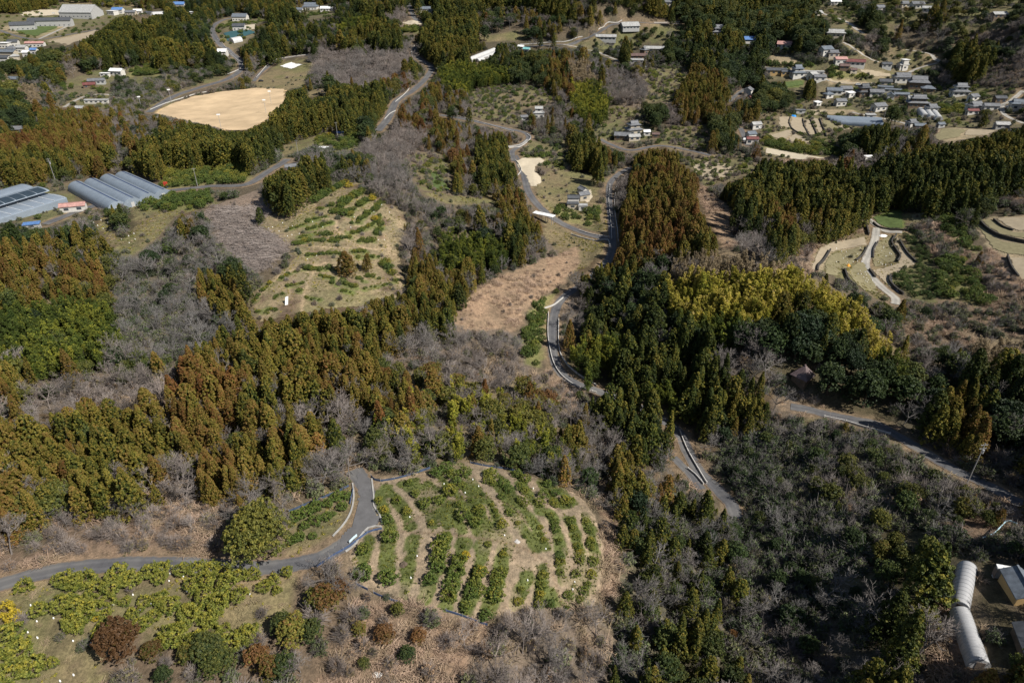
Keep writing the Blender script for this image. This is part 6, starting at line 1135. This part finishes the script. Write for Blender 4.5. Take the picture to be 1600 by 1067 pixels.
# sacks, tarps and the like
SACK = simple('white_sack_cloth', (.80, .80, .78), .8, .08)
def blob(seed, r, h):
    g = np.random.default_rng(seed); mb = MB(); k = 8; V = []; lv = [(0, .75), (.35, 1.0), (.7, .7), (1.0, .22)]
    for zf, rf in lv:
        for i in range(k): a = i * 2 * math.pi / k; rr = r * rf * g.uniform(.85, 1.15); V.append((math.cos(a) * rr, math.sin(a) * rr, h * zf))
    V.append((0, 0, h * 1.02)); F = [(l * k + i, l * k + (i + 1) % k, (l + 1) * k + (i + 1) % k, (l + 1) * k + i) for l in range(3) for i in range(k)] + [(3 * k + i, 3 * k + (i + 1) % k, 4 * k) for i in range(k)]
    return mb.add(V, F).data('sack_shape', SACK, True)
SACKM = [blob(i, .17, .42) for i in range(3)]
SPOTS = []  # px, py, phrase
def spots(ph, ox, oy, sc, s):
    L = [(ox + x / sc, oy + y / sc) for x, y in pts(s)]
    L.sort(key=lambda q: q[0])
    for i, q in enumerate(L): SPOTS.append((q[0], q[1], ('leftmost' if i == 0 else 'rightmost' if i == len(L) - 1 else ORDN(i) + ' from left') + ' of the white sacks ' + ph, 'white sacks ' + ph))
def ORDN(i): return ['first', 'second', 'third', 'fourth', 'fifth', 'sixth', 'seventh', 'eighth', 'ninth', 'tenth', '11th', '12th', '13th', '14th', '15th', '16th', '17th', '18th', '19th', '20th', '21st', '22nd', '23rd', '24th', '25th', '26th', '27th', '28th', '29th', '30th'][i]
spots('in the upper orchard', 540, 710, 6.667, '1420,220 1325,268 1385,335 1245,402 1025,315 668,655 1953,360 1655,845')
spots('in the lower orchard', 540, 830, 6.667, '2085,185 1895,515 2385,530 2365,610 245,150 745,260 680,490')
spots('on the terraced field', 380, 270, 5.707, '1000,330 1235,290 1145,368 1165,352 1305,358 990,398 960,492 710,488 435,557 395,568 500,547 548,532 320,525 262,548 228,500 262,490 440,483 405,497 352,453 620,443 838,622 835,642 655,742 695,732 570,772 1205,602 1260,602')
spots('in the clearing below the lane', 0, 800, 4, '1065,390 1148,405 1058,432 1168,496 832,518 948,578 710,580 878,612 758,668 682,672 924,716 1216,750 195,586 336,664 232,684 176,752 236,788 458,806 572,818 462,1020 378,1058 1562,516')
spots('behind the dark evergreen by the greenhouse lane', 0, 267, 4, '640,290 585,325 675,325 612,345 645,362 632,310')
spots('before the cedar saplings under the greenhouse lane', 0, 267, 4, '805,410 838,395 760,432 845,430 808,452')
g_ = np.random.default_rng(5); s1 = ' '.join(f'{x:.0f},{y:.0f}' for x, y in zip(g_.uniform(430, 720, 15), g_.uniform(450, 620, 15))); s2 = ' '.join(f'{x:.0f},{y:.0f}' for x, y in zip(g_.uniform(880, 1050, 13), g_.uniform(440, 640, 13))); s3 = ' '.join(f'{640 + 200 * f + g_.normal() * 35:.0f},{680 + 190 * f + g_.normal() * 20:.0f}' for f in np.linspace(0, .9, 12))
spots('on the straw terrace left of the path', 1240, 320, 6.667, s1); spots('on the straw terrace right of the path', 1240, 320, 6.667, s2); spots('on the small terrace under the orange tarp', 1240, 320, 6.667, s3)
for i, (x, y, lb, gp) in enumerate(SPOTS): q = at(x, y); link('white_sack', SACKM[i % 3], None, tuple(q), (0, 0, i * 1.3), (.85, .85, .85 + .3 * (i % 2)), label=lb, category='sack', group=gp)
def heap(name, px, py, r, h, m, label, cat):
    q = at(px, py); g = np.random.default_rng(int(px)); mb = MB()
    n_ = 12; V = [(math.cos(i * 2 * math.pi / n_) * r * g.uniform(.7, 1.2), math.sin(i * 2 * math.pi / n_) * r * g.uniform(.6, 1.0), g.uniform(-.1, .05)) for i in range(n_)]; V += [(x * .5 + g.normal() * .1, y * .5, h * g.uniform(.6, 1.1)) for x, y, z in V]; V.append((0, 0, h))
    link(name, mb.add(V, [(i, (i + 1) % n_, n_ + (i + 1) % n_, n_ + i) for i in range(n_)] + [(n_ + i, n_ + (i + 1) % n_, 2 * n_) for i in range(n_)]).data(name, m), None, tuple(q), label=label, category=cat)
heap('tarp_heap', 1325, 416, .8, .8, simple('orange_tarp', (.72, .33, .05), .6, .15), 'orange tarp heap on the straw terrace', 'tarp'); heap('tarp_heap', 1240, 182, 2.0, .8, simple('bright_blue_tarp', (.03, .28, .72), .6, .1), 'bright blue tarp by the village paddies', 'tarp'); heap('tarp_heap', 1380, 369, 1.6, .5, SACK, 'folded white tarp at the path fork on the terraces', 'tarp')
heap('rubble_heap', 808, 846, .65, .35, simple('pale_rubble', (.46, .44, .42), .9, .3, 6), 'pale rubble heap in the middle of the orchard', 'rubble'); heap('plastic_sheet', 588, 1052, .9, .15, SACK, 'crumpled white plastic on the dry bank', 'plastic sheet'); heap('brush_heap', 630, 882, .9, .5, simple('dead_brush', (.10, .075, .055), .95, .4, 8), 'dark brush pile by the hollow in the lower orchard', 'brush pile')
q = at(448, 477); e = empty('sign_board', tuple(q), R(25), label='leaning white board on the terraced field', category='board'); MB().hexa([(-.5, 0, 0), (.35, 0, 0), (.35, .06, 0), (-.5, .06, 0), (.1, .9, 2.3), (.95, .9, 2.3), (.95, .96, 2.3), (.1, .96, 2.3)]).build('panel', M['white'], e); MB().tube((.1, 1.4, -.2), (.2, .8, 2.3), .05, .05, 5).build('prop', BARK, e)
q = at(260, 294); e = empty('fuel_tank', tuple(q), 0, label='red tank on a blue stand beside the greenhouse tunnels', category='tank'); MB().box(-.7, .7, -.5, .5, 1.1, 2.6).build('tank', simple('red_paint', (.42, .05, .03), .5, .1), e)
for x in (-.55, .55):
    for y in (-.4, .4): MB().tube((x, y, -.2), (x, y, 1.1), .07, .07, 5).build('leg', simple('blue_paint', (.03, .07, .2), .5, .1), e)
# ------------------------------------------------------------------ planted citrus and single trees
def bush(px, py, dia, sc=1.0, H=None, tint=None, tone=1.14):
    """a citrus tree whose crown middle stands at this spot of the photograph; dia in photograph pixels"""
    q = at(px, py, .9); d_ = np.dot(q - np.array([0, 0, CAMZ]), np.array([0, CP, -SP])); w = dia * d_ / FPX * sc * .9; h = H or min(2.9, max(.8, w * .82)); s0 = h / 2.3
    put('citrus', q[0], q[1], h, rng.normal(.5, .12) if tint is None else tint, tone, (w / 2) / (1.36 * s0))
def bushes(ox, oy, k, s, **kw):
    for tok in s.split():
        x, y, dd = map(float, tok.split(',')); bush(ox + x / k, oy + y / k, dd / k, **kw)
bushes(540, 710, 6.667, '665,280,100 945,190,150 1050,130,140 1120,200,140 1250,180,130 1160,270,120 1215,310,95 1095,370,160 730,395,110 830,500,130 540,460,95 640,575,95 345,465,110 400,570,120 440,670,140 970,465,120 1180,505,105 1300,455,65 1230,620,150 1350,700,140 1400,560,115 1375,520,70 1430,390,45 1525,500,60 1560,560,60 895,690,80 460,850,180 190,980,150 1030,880,160')
bushes(740, 710, 6.667, '180,200,140 150,260,110 210,290,95 310,290,120 370,350,105 295,420,85 460,200,130 540,250,115 500,330,105 540,370,95 490,460,95 540,500,90 690,490,105 720,410,115 770,300,115 850,390,100 830,480,100 860,510,85 960,470,115 1010,490,115 190,500,60 40,530,65 70,600,95 230,560,50 245,620,65 375,590,85 300,720,140 40,690,120 460,690,60 530,830,55 695,740,70 700,810,60 735,875,75 805,620,85 850,690,95 850,760,105 895,885,85 1020,690,115 1040,760,105 1070,840,80 1170,680,90 1205,770,95 1210,880,85 1230,950,95 1080,940,85 1110,1000,95 150,915,80 310,1020,85')
bushes(540, 830, 6.667, '180,430,190 440,480,185 1030,80,150 980,170,180 970,270,180 950,360,140 880,500,175 1180,300,160 1150,410,170 1110,560,180 1080,660,170 1400,420,155 1360,520,165 1310,630,165 1260,780,160 1560,480,160 1540,640,150 1460,870,165 1230,130,50')
bushes(540, 830, 6.667, '1250,230,90', tint=.95)
bushes(740, 830, 6.667, '60,420,150 50,600,150 290,430,155 260,540,155 230,660,165 725,450,115 715,550,115 695,650,125 675,740,125 800,740,125 310,220,85 335,165,55 495,590,95 470,720,105 900,240,105 900,310,105 905,410,85 1215,120,105 1220,70,75 1250,300,115 1230,430,100 1065,430,100 1190,540,95 1150,600,105 1115,690,85 990,650,105 975,775,75 1090,150,95 1110,280,110')
bushes(0, 0, 1, '38,915,26 100,905,30 115,910,30 135,908,34 150,920,30 100,945,36 125,950,38 140,955,36 115,970,34 185,900,36 205,907,30 175,917,32 235,894,30 255,886,24 250,902,22 285,890,26 310,890,30 330,890,30 350,895,28 375,898,26 395,896,22 300,915,30 325,908,34 355,912,36 375,930,26 320,930,30 345,940,34 290,955,26 265,945,30 250,935,26 225,940,24 240,960,24 205,958,24 195,938,18 300,960,36 325,968,34 340,952,30 285,978,24 330,985,30 352,978,16 60,952,26 170,937,24 165,957,20 220,975,26 270,995,40 255,1003,30 300,1008,40 360,1005,36 390,988,30 30,1020,52 10,998,46 50,1045,46 80,1035,24 120,978,30 160,985,30 385,1000,30 20,1050,44 428,905,24 412,915,22 448,892,22 432,920,18', tint=.62)
bushes(0, 0, 1, '8,955,30 20,965,24 148,962,14', tint=.95)
bushes(0, 0, 1, '462,806,22 478,798,20 495,790,22 512,785,20 528,776,22 475,820,18 492,812,20 510,805,16 540,772,16 468,838,20 488,835,14 535,790,18 520,800,12 456,842,16', tint=.35)
for s, dd in MROWS:
    L = wline(s, 1.0); d_ = np.hypot(*L[len(L) // 2][:2]); gap = max(.9, dd * d_ / FPX * .62); n_ = max(1, int(len(L) / gap))
    for q in L[np.linspace(0, len(L) - 1, n_ + 1).astype(int)] if len(L) > 2 else L[:1]:
        if rng.uniform() < .92:
            w = dd * d_ / FPX * rng.uniform(.65, 1.3); h = min(2.6, max(.8, w * .8)); put('citrus', q[0] + rng.normal() * .25, q[1] + rng.normal() * .25, h, rng.normal(.42, .13), 1.05, (w / 2) / (1.36 * h / 2.3))
for x, y in ((582, 310), (586, 341), (545, 290), (541, 284)): bush(x, y, 11, tint=.92)
def tree(sp, bx, by, H, wpx=None, tint=.5, tone=1.0, proto=None):
    q = at(bx, by); k = int(rng.integers(min(5, len(SPEC[sp][1])))) if proto is None else proto; wf = 1.0
    if wpx: d_ = np.dot(q - np.array([0, 0, CAMZ]), np.array([0, CP, -SP])); wf = (wpx * d_ / FPX / 2) / (SPEC[sp][1][k][2] * H / SPEC[sp][1][k][1])
    put(sp, q[0], q[1], H, tint, tone, wf, k); BUILT.append((q[0], q[1], 1.0))
for a in [('broad', 412, 868, 10.5, 98, .66, 1.2, 5), ('cedar', 543, 430, 8.5, 29, .70, .75, 2), ('cedar', 573, 426, 6.5, 15, .62, .75, 4), ('cedar', 408, 350, 6, 14, .1, 1, 4), ('broad', 190, 1018, 6.5, 66, 1.15, .55, 0), ('broad', 240, 1026, 3.6, 36, .9, .6, 1), ('broad', 603, 1002, 3.6, 31, 1.05, .9, 3), ('broad', 655, 1004, 3.4, 24, 1.1, 1.15, 3), ('broad', 562, 992, 3, 24, .8, 1.1, 1), ('broad', 572, 1043, 2.6, 20, .5, 1, 1), ('broad', 640, 1032, 3.4, 28, .25, 1, 0), ('shrub', 568, 962, 2.2, 22, .2, 1, 0), ('broad', 622, 962, 3.2, 20, .62, 1, 3),
 ('shrub', 672, 972, 2.6, 34, .3, .9, 1), ('broad', 515, 952, 6, 44, .95, .95, 0), ('broad', 530, 935, 4.5, 34, 1.1, 1.1, 1), ('broad', 498, 948, 4.5, 36, .6, 1.0, 3), ('broad', 467, 1004, 6, 50, .76, 1.35, 0), ('broad', 440, 990, 5, 36, .45, .95, 1), ('broad', 490, 1000, 4.6, 34, .4, .9, 3), ('broad', 408, 1040, 5, 40, 1.05, 1.1, 1), ('broad', 425, 1060, 5, 36, .9, .9, 0), ('broad', 448, 1058, 5, 40, .3, .9, 3), ('bare', 520, 915, 6.5, 60, .3, .9, 1), ('bare', 548, 925, 6, 50, .3, .9, 3), ('bare', 470, 1050, 5, 40, .4, 1, 0),
 ('broad', 325, 1030, 5, 56, .45, .85, 0), ('broad', 345, 1050, 5, 50, .5, 1, 2), ('broad', 300, 1030, 4, 40, .75, .8, 1), ('bare', 390, 800, 8, 60, .3, .85, 3), ('bare', 505, 760, 9, 60, .25, .95, 1), ('bare', 520, 752, 8.5, 56, .3, .95, 3), ('bare', 545, 745, 7, 50, .3, .95, 0), ('cedar', 505, 715, 7, 30, .78, 1.35, 4), ('bare', 235, 775, 8, 46, .7, 1.3, 1), ('broad', 858, 636, 5.5, 24, 1.1, 1.0, 3), ('broad', 1142, 1000, 3, 14, 1.05, 1.3, 1)]: tree(*a)
bx_ = np.array([p[:2] for p in plants['citrus']])
# ------------------------------------------------------------------ plants: single things and woods
scatter()
ORD = ['first', 'second', 'third', 'fourth', 'fifth', 'sixth', 'seventh', 'eighth', 'ninth', 'tenth', 'eleventh', 'twelfth', '13th', '14th', '15th', '16th', '17th', '18th', '19th', '20th']
def ordw(i): return ORD[i] if i < len(ORD) else f'{i + 1}th' if (i + 1) % 10 not in (1, 2, 3) else f'{i + 1}' + {1: 'st', 2: 'nd', 3: 'rd'}[(i + 1) % 10]
PLACES = [  # where a plant stands, by the nearest of these spots in the photograph
 (90, 700, 'above the road bend'), (300, 700, 'above the dry roadside brush'), (470, 690, 'left of the forked lane end'), (40, 850, 'beside the left end of the lane'), (220, 830, 'in the dry brush above the lane'),
 (410, 820, 'in the fork of the lane'), (500, 820, 'in the small plot left of the lane'), (180, 950, 'in the clearing below the lane'), (60, 1030, 'at the clearing corner below the lane'), (330, 1010, 'on the lower edge of the clearing'),
 (480, 980, 'at the foot of the lane'), (600, 1010, 'on the dry bank below the orchard'), (850, 1020, 'in the grey wood below the orchard'), (620, 790, 'in the upper orchard beside the lane'), (740, 780, 'in the middle of the upper orchard'),
 (860, 790, 'at the far end of the orchard'), (620, 890, 'in the lower orchard under the lane'), (740, 900, 'in the long rows of the lower orchard'), (890, 890, 'in the right end of the orchard'), (680, 660, 'on the slope behind the orchard'),
 (820, 670, 'between the orchard and the valley'), (440, 570, 'on the long cedar ridge'), (600, 560, 'on the ridge below the terraced field'), (690, 440, 'right of the terraced field'), (520, 390, 'on the terraced field'), (140, 620, 'in the grey wood on the ridge'),
 (120, 500, 'on the far bank below the greenhouses'), (300, 480, 'below the cut slope'), (120, 400, 'below the red roofed shed'), (280, 330, 'beside the greenhouse lane'), (780, 560, 'left of the valley road'), (845, 520, 'in the hedge beside the valley road'),
 (960, 470, 'on the hill over the valley road'), (1000, 330, 'on the ridge over the farmhouse road'), (1030, 620, 'on the inside of the valley road bend'), (1160, 620, 'at the foot of the bamboo hill'), (1160, 460, 'on the yellow bamboo hill'), (1320, 520, 'on the right flank of the bamboo hill'),
 (1290, 610, 'around the pyramid roof'), (1480, 620, 'above the hillside road'), (1250, 720, 'on the scrub slope below the hillside road'), (1420, 780, 'under the bend of the hillside road'), (940, 710, 'in the grey hollow behind the orchard'), (1060, 760, 'beside the lower end of the valley road'),
 (1050, 900, 'in the wood right of the orchard'), (1100, 1020, 'in the wood beside the dark gully'), (1260, 960, 'right of the dark gully'), (1420, 900, 'left of the white tunnels'), (1550, 960, 'between tunnels and blue roof'), (1560, 820, 'above the white tunnels'),
 (1400, 420, 'on the stone walled terraces'), (1500, 400, 'above the stone walled terraces'), (1540, 500, 'below the right hand terraces'), (1400, 280, 'in the dark wood behind the terraces'), (1220, 310, 'at the left end of the dark wood'),
 (870, 380, 'beside the farmhouse valley'), (880, 320, 'below the farmhouse'), (780, 250, 'above the loop road'), (690, 270, 'beside the small terraced plot'), (580, 270, 'above the terraced field'), (460, 290, 'at the head of the terraced field'), (320, 240, 'below the ball field'),
 (520, 180, 'right of the ball field'), (620, 220, 'below the hill road'), (740, 130, 'beside the white tent roofs'), (900, 150, 'behind the loop road'), (1090, 150, 'on the knoll beyond the farmhouse'), (1030, 140, 'on the abandoned terraces'),
 (1230, 150, 'at the left edge of the village'), (1290, 230, 'below the village fields'), (1380, 220, 'below the village greenhouse'), (1500, 110, 'above the village'), (240, 70, 'on the wooded mound before the town'), (80, 240, 'in the far wood at the left')]
PXY = np.array([(a, b) for a, b, _ in PLACES], float)
WORDS = {'cedar': [(.33, 'dark-green cedar'), (.5, 'olive cedar'), (.68, 'golden-brown cedar'), (9, 'rust-brown cedar')],
 'broad': [(.25, 'dark evergreen tree'), (.5, 'green evergreen tree'), (.75, 'yellowish evergreen tree'), (9, 'russet-leaved tree')],
 'bare': [(.35, 'grey bare tree'), (.8, 'pale bare tree'), (9, 'pinkish bare tree')],
 'bamboo': [(.5, 'green bamboo clump'), (.9, 'yellow bamboo clump'), (9, 'straw-coloured bamboo clump')],
 'citrus': [(.4, 'dark-green citrus tree'), (.62, 'green citrus tree'), (9, 'yellowish citrus tree')],
 'shrub': [(.35, 'green shrub'), (.65, 'dull-green shrub'), (9, 'dry tan shrub')]}
GN_CACHE = {}
def wood_nodes(protos):
    """node group: one plant of the collection on each point"""
    ng = bpy.data.node_groups.new('plants_on_points', 'GeometryNodeTree')
    ng.interface.new_socket('Geometry', in_out='INPUT', socket_type='NodeSocketGeometry'); ng.interface.new_socket('Geometry', in_out='OUTPUT', socket_type='NodeSocketGeometry')
    N = lambda k: ng.nodes.new(k)
    gi, go, ip, ci = N('NodeGroupInput'), N('NodeGroupOutput'), N('GeometryNodeInstanceOnPoints'), N('GeometryNodeCollectionInfo')
    ci.inputs['Collection'].default_value = protos; ci.inputs['Separate Children'].default_value = True; ci.inputs['Reset Children'].default_value = True
    def attr(nm, ty):
        a = N('GeometryNodeInputNamedAttribute'); a.data_type = ty; a.inputs['Name'].default_value = nm; return a.outputs[0]
    ip.inputs['Pick Instance'].default_value = True
    ln = ng.links.new
    ln(gi.outputs[0], ip.inputs['Points']); ln(ci.outputs[0], ip.inputs['Instance']); ln(attr('pick', 'INT'), ip.inputs['Instance Index'])
    ln(attr('turn', 'FLOAT_VECTOR'), ip.inputs['Rotation']); ln(attr('size', 'FLOAT_VECTOR'), ip.inputs['Scale']); ln(ip.outputs[0], go.inputs[0])
    return ng
def mass(name, sp, rows, kinds):
    """one object of kind stuff: the plants of a wood beyond those that can be told apart"""
    A_ = np.array(rows, float)
    c = bpy.data.collections.new('plants_' + sp)
    for i, me in enumerate(kinds): c.objects.link(bpy.data.objects.new(f'{sp}_plant_{i:02d}', me))
    me = bpy.data.meshes.new(name); me.vertices.add(len(A_)); me.vertices.foreach_set('co', A_[:, :3].astype(np.float32).ravel())
    def at_(nm, ty, v, key='value'):
        a = me.attributes.new(nm, ty, 'POINT'); a.data.foreach_set(key, np.ascontiguousarray(v).ravel())
    at_('pick', 'INT', A_[:, 8].astype(np.int32))
    tl = np.random.default_rng(3).normal(0, .045, (2, len(A_))).astype(np.float32)
    at_('turn', 'FLOAT_VECTOR', np.stack([tl[0], tl[1], A_[:, 5].astype(np.float32)], 1), 'vector')
    hs = A_[:, 3] / np.array([p[1] for p in SPEC[sp][1]])[A_[:, 8].astype(int)] if sp in SPEC else A_[:, 3]
    wd_ = hs * A_[:, 4]
    at_('size', 'FLOAT_VECTOR', np.stack([wd_, wd_, hs], 1).astype(np.float32), 'vector')
    at_('tint', 'FLOAT', A_[:, 6].astype(np.float32)); at_('tone', 'FLOAT', A_[:, 7].astype(np.float32))
    o = link(name, me, kind='stuff'); md = o.modifiers.new('plants', 'NODES'); md.node_group = wood_nodes(c); return o
MASS = {'cedar': 'cedar_woods', 'broad': 'evergreen_woods', 'bare': 'bare_woods', 'bamboo': 'bamboo_thicket', 'citrus': 'citrus_groves', 'shrub': 'undergrowth'}
counts = {}
for sp, (space, protos) in SPEC.items():
    rows = plants[sp]; A_ = np.array(rows, float)
    px, py, d = project(A_[:, 0], A_[:, 1], A_[:, 2] + A_[:, 3] * .6)
    rad = np.array([p[2] for p in protos])[A_[:, 8].astype(int)] * A_[:, 4]
    area = rad * A_[:, 3] / d ** 2
    inside_ = (px > 2) & (px < 1598) & (py > 2) & (py < 1063)
    order = np.argsort(-np.where(inside_, area, -1)); single = [int(i) for i in order[:300] if inside_[i]]
    ss = set(single); rest = [rows[i] for i in range(len(rows)) if i not in ss]; counts[sp] = (len(single), len(rest))
    # say which one: colour, place in its row, what it stands beside
    nearest = np.argmin((PXY[None, :, 0] - px[single][:, None]) ** 2 + ((PXY[None, :, 1] - py[single][:, None]) * 1.3) ** 2, 1)
    lab = {}
    for k in set(nearest.tolist()):
        mem = [single[i] for i in range(len(single)) if nearest[i] == k]
        mem.sort(key=lambda i: -py[i]); nrow = max(1, round(len(mem) / 7)); per = math.ceil(len(mem) / nrow)
        for r_ in range(nrow):
            row = sorted(mem[r_ * per:(r_ + 1) * per], key=lambda i: px[i])
            for q, i in enumerate(row):
                word = next(w for lim, w in WORDS[sp] if A_[i, 6] < lim)
                if len(mem) == 1: lab[i] = f'the one {word} {PLACES[k][2]}'
                else:
                    o_ = 'leftmost' if q == 0 else 'rightmost' if q == len(row) - 1 else ordw(q) + ' from left'
                    if len(row) == 1: o_ = 'alone'
                    rw = '' if nrow == 1 else 'front row, ' if r_ == 0 else 'back row, ' if r_ == nrow - 1 else f'{ordw(r_)} row, '
                    lab[i] = f'{word}, {rw}{o_}, {PLACES[k][2]}'
    nm, cn, tn = NAMES[sp]
    for j, i in enumerate(single):
        x, y, z, H, wf, rz, ti, to, pk = rows[i]; (cr, tr), h0, r0 = protos[int(pk)]; s = H / h0
        k = nearest[j]
        e = empty(nm, (x, y, z), rz, label=lab[i], category=CATS[sp], group=f'{CATS[sp]}s {PLACES[k][2]}')
        e.scale = (s * wf, s * wf, s); e.rotation_euler = (rng.normal() * .045, rng.normal() * .045, rz)
        for c_, part in ((cr, cn), (tr, tn)):
            o = link(part, c_, e, kind='stuff' if part == 'culms' else None); o['tint'] = float(ti); o['tone'] = float(to)
    if rest: mass(MASS[sp], sp, rest, [joined(sp + '_whole', *p[0]) for p in protos])
scatter_brush(); mass('dry_brush', 'brush', brush_rows, [brush(71), brush(72, 50, .9, 1.1), brush(73, 36, 1.1, .8), brush(74, 46, .8, 1.2)])
scatter_tufts(); mass('grass_tufts', 'tuft', tuft_rows, [tuft(91), tuft(92), tuft(93, 12)])
fel = []
for _ in range(900):
    a, b = rng.uniform(322, 446), rng.uniform(296, 428)
    if chr(codes(np.array([a]), np.array([b]))[0]) == 'z' and b > 322: q = at(a, b); fel.append((q[0], q[1], q[2], rng.uniform(.8, 1.3), 1.0, rng.normal() * .5, rng.uniform(.5, 1.1), rng.uniform(.9, 1.5), int(rng.integers(3))))
mass('felled_branches', 'felled', fel, [felled(81), felled(82), felled(83)])
print('BRUSH', len(brush_rows))
print('PLANTS', counts)
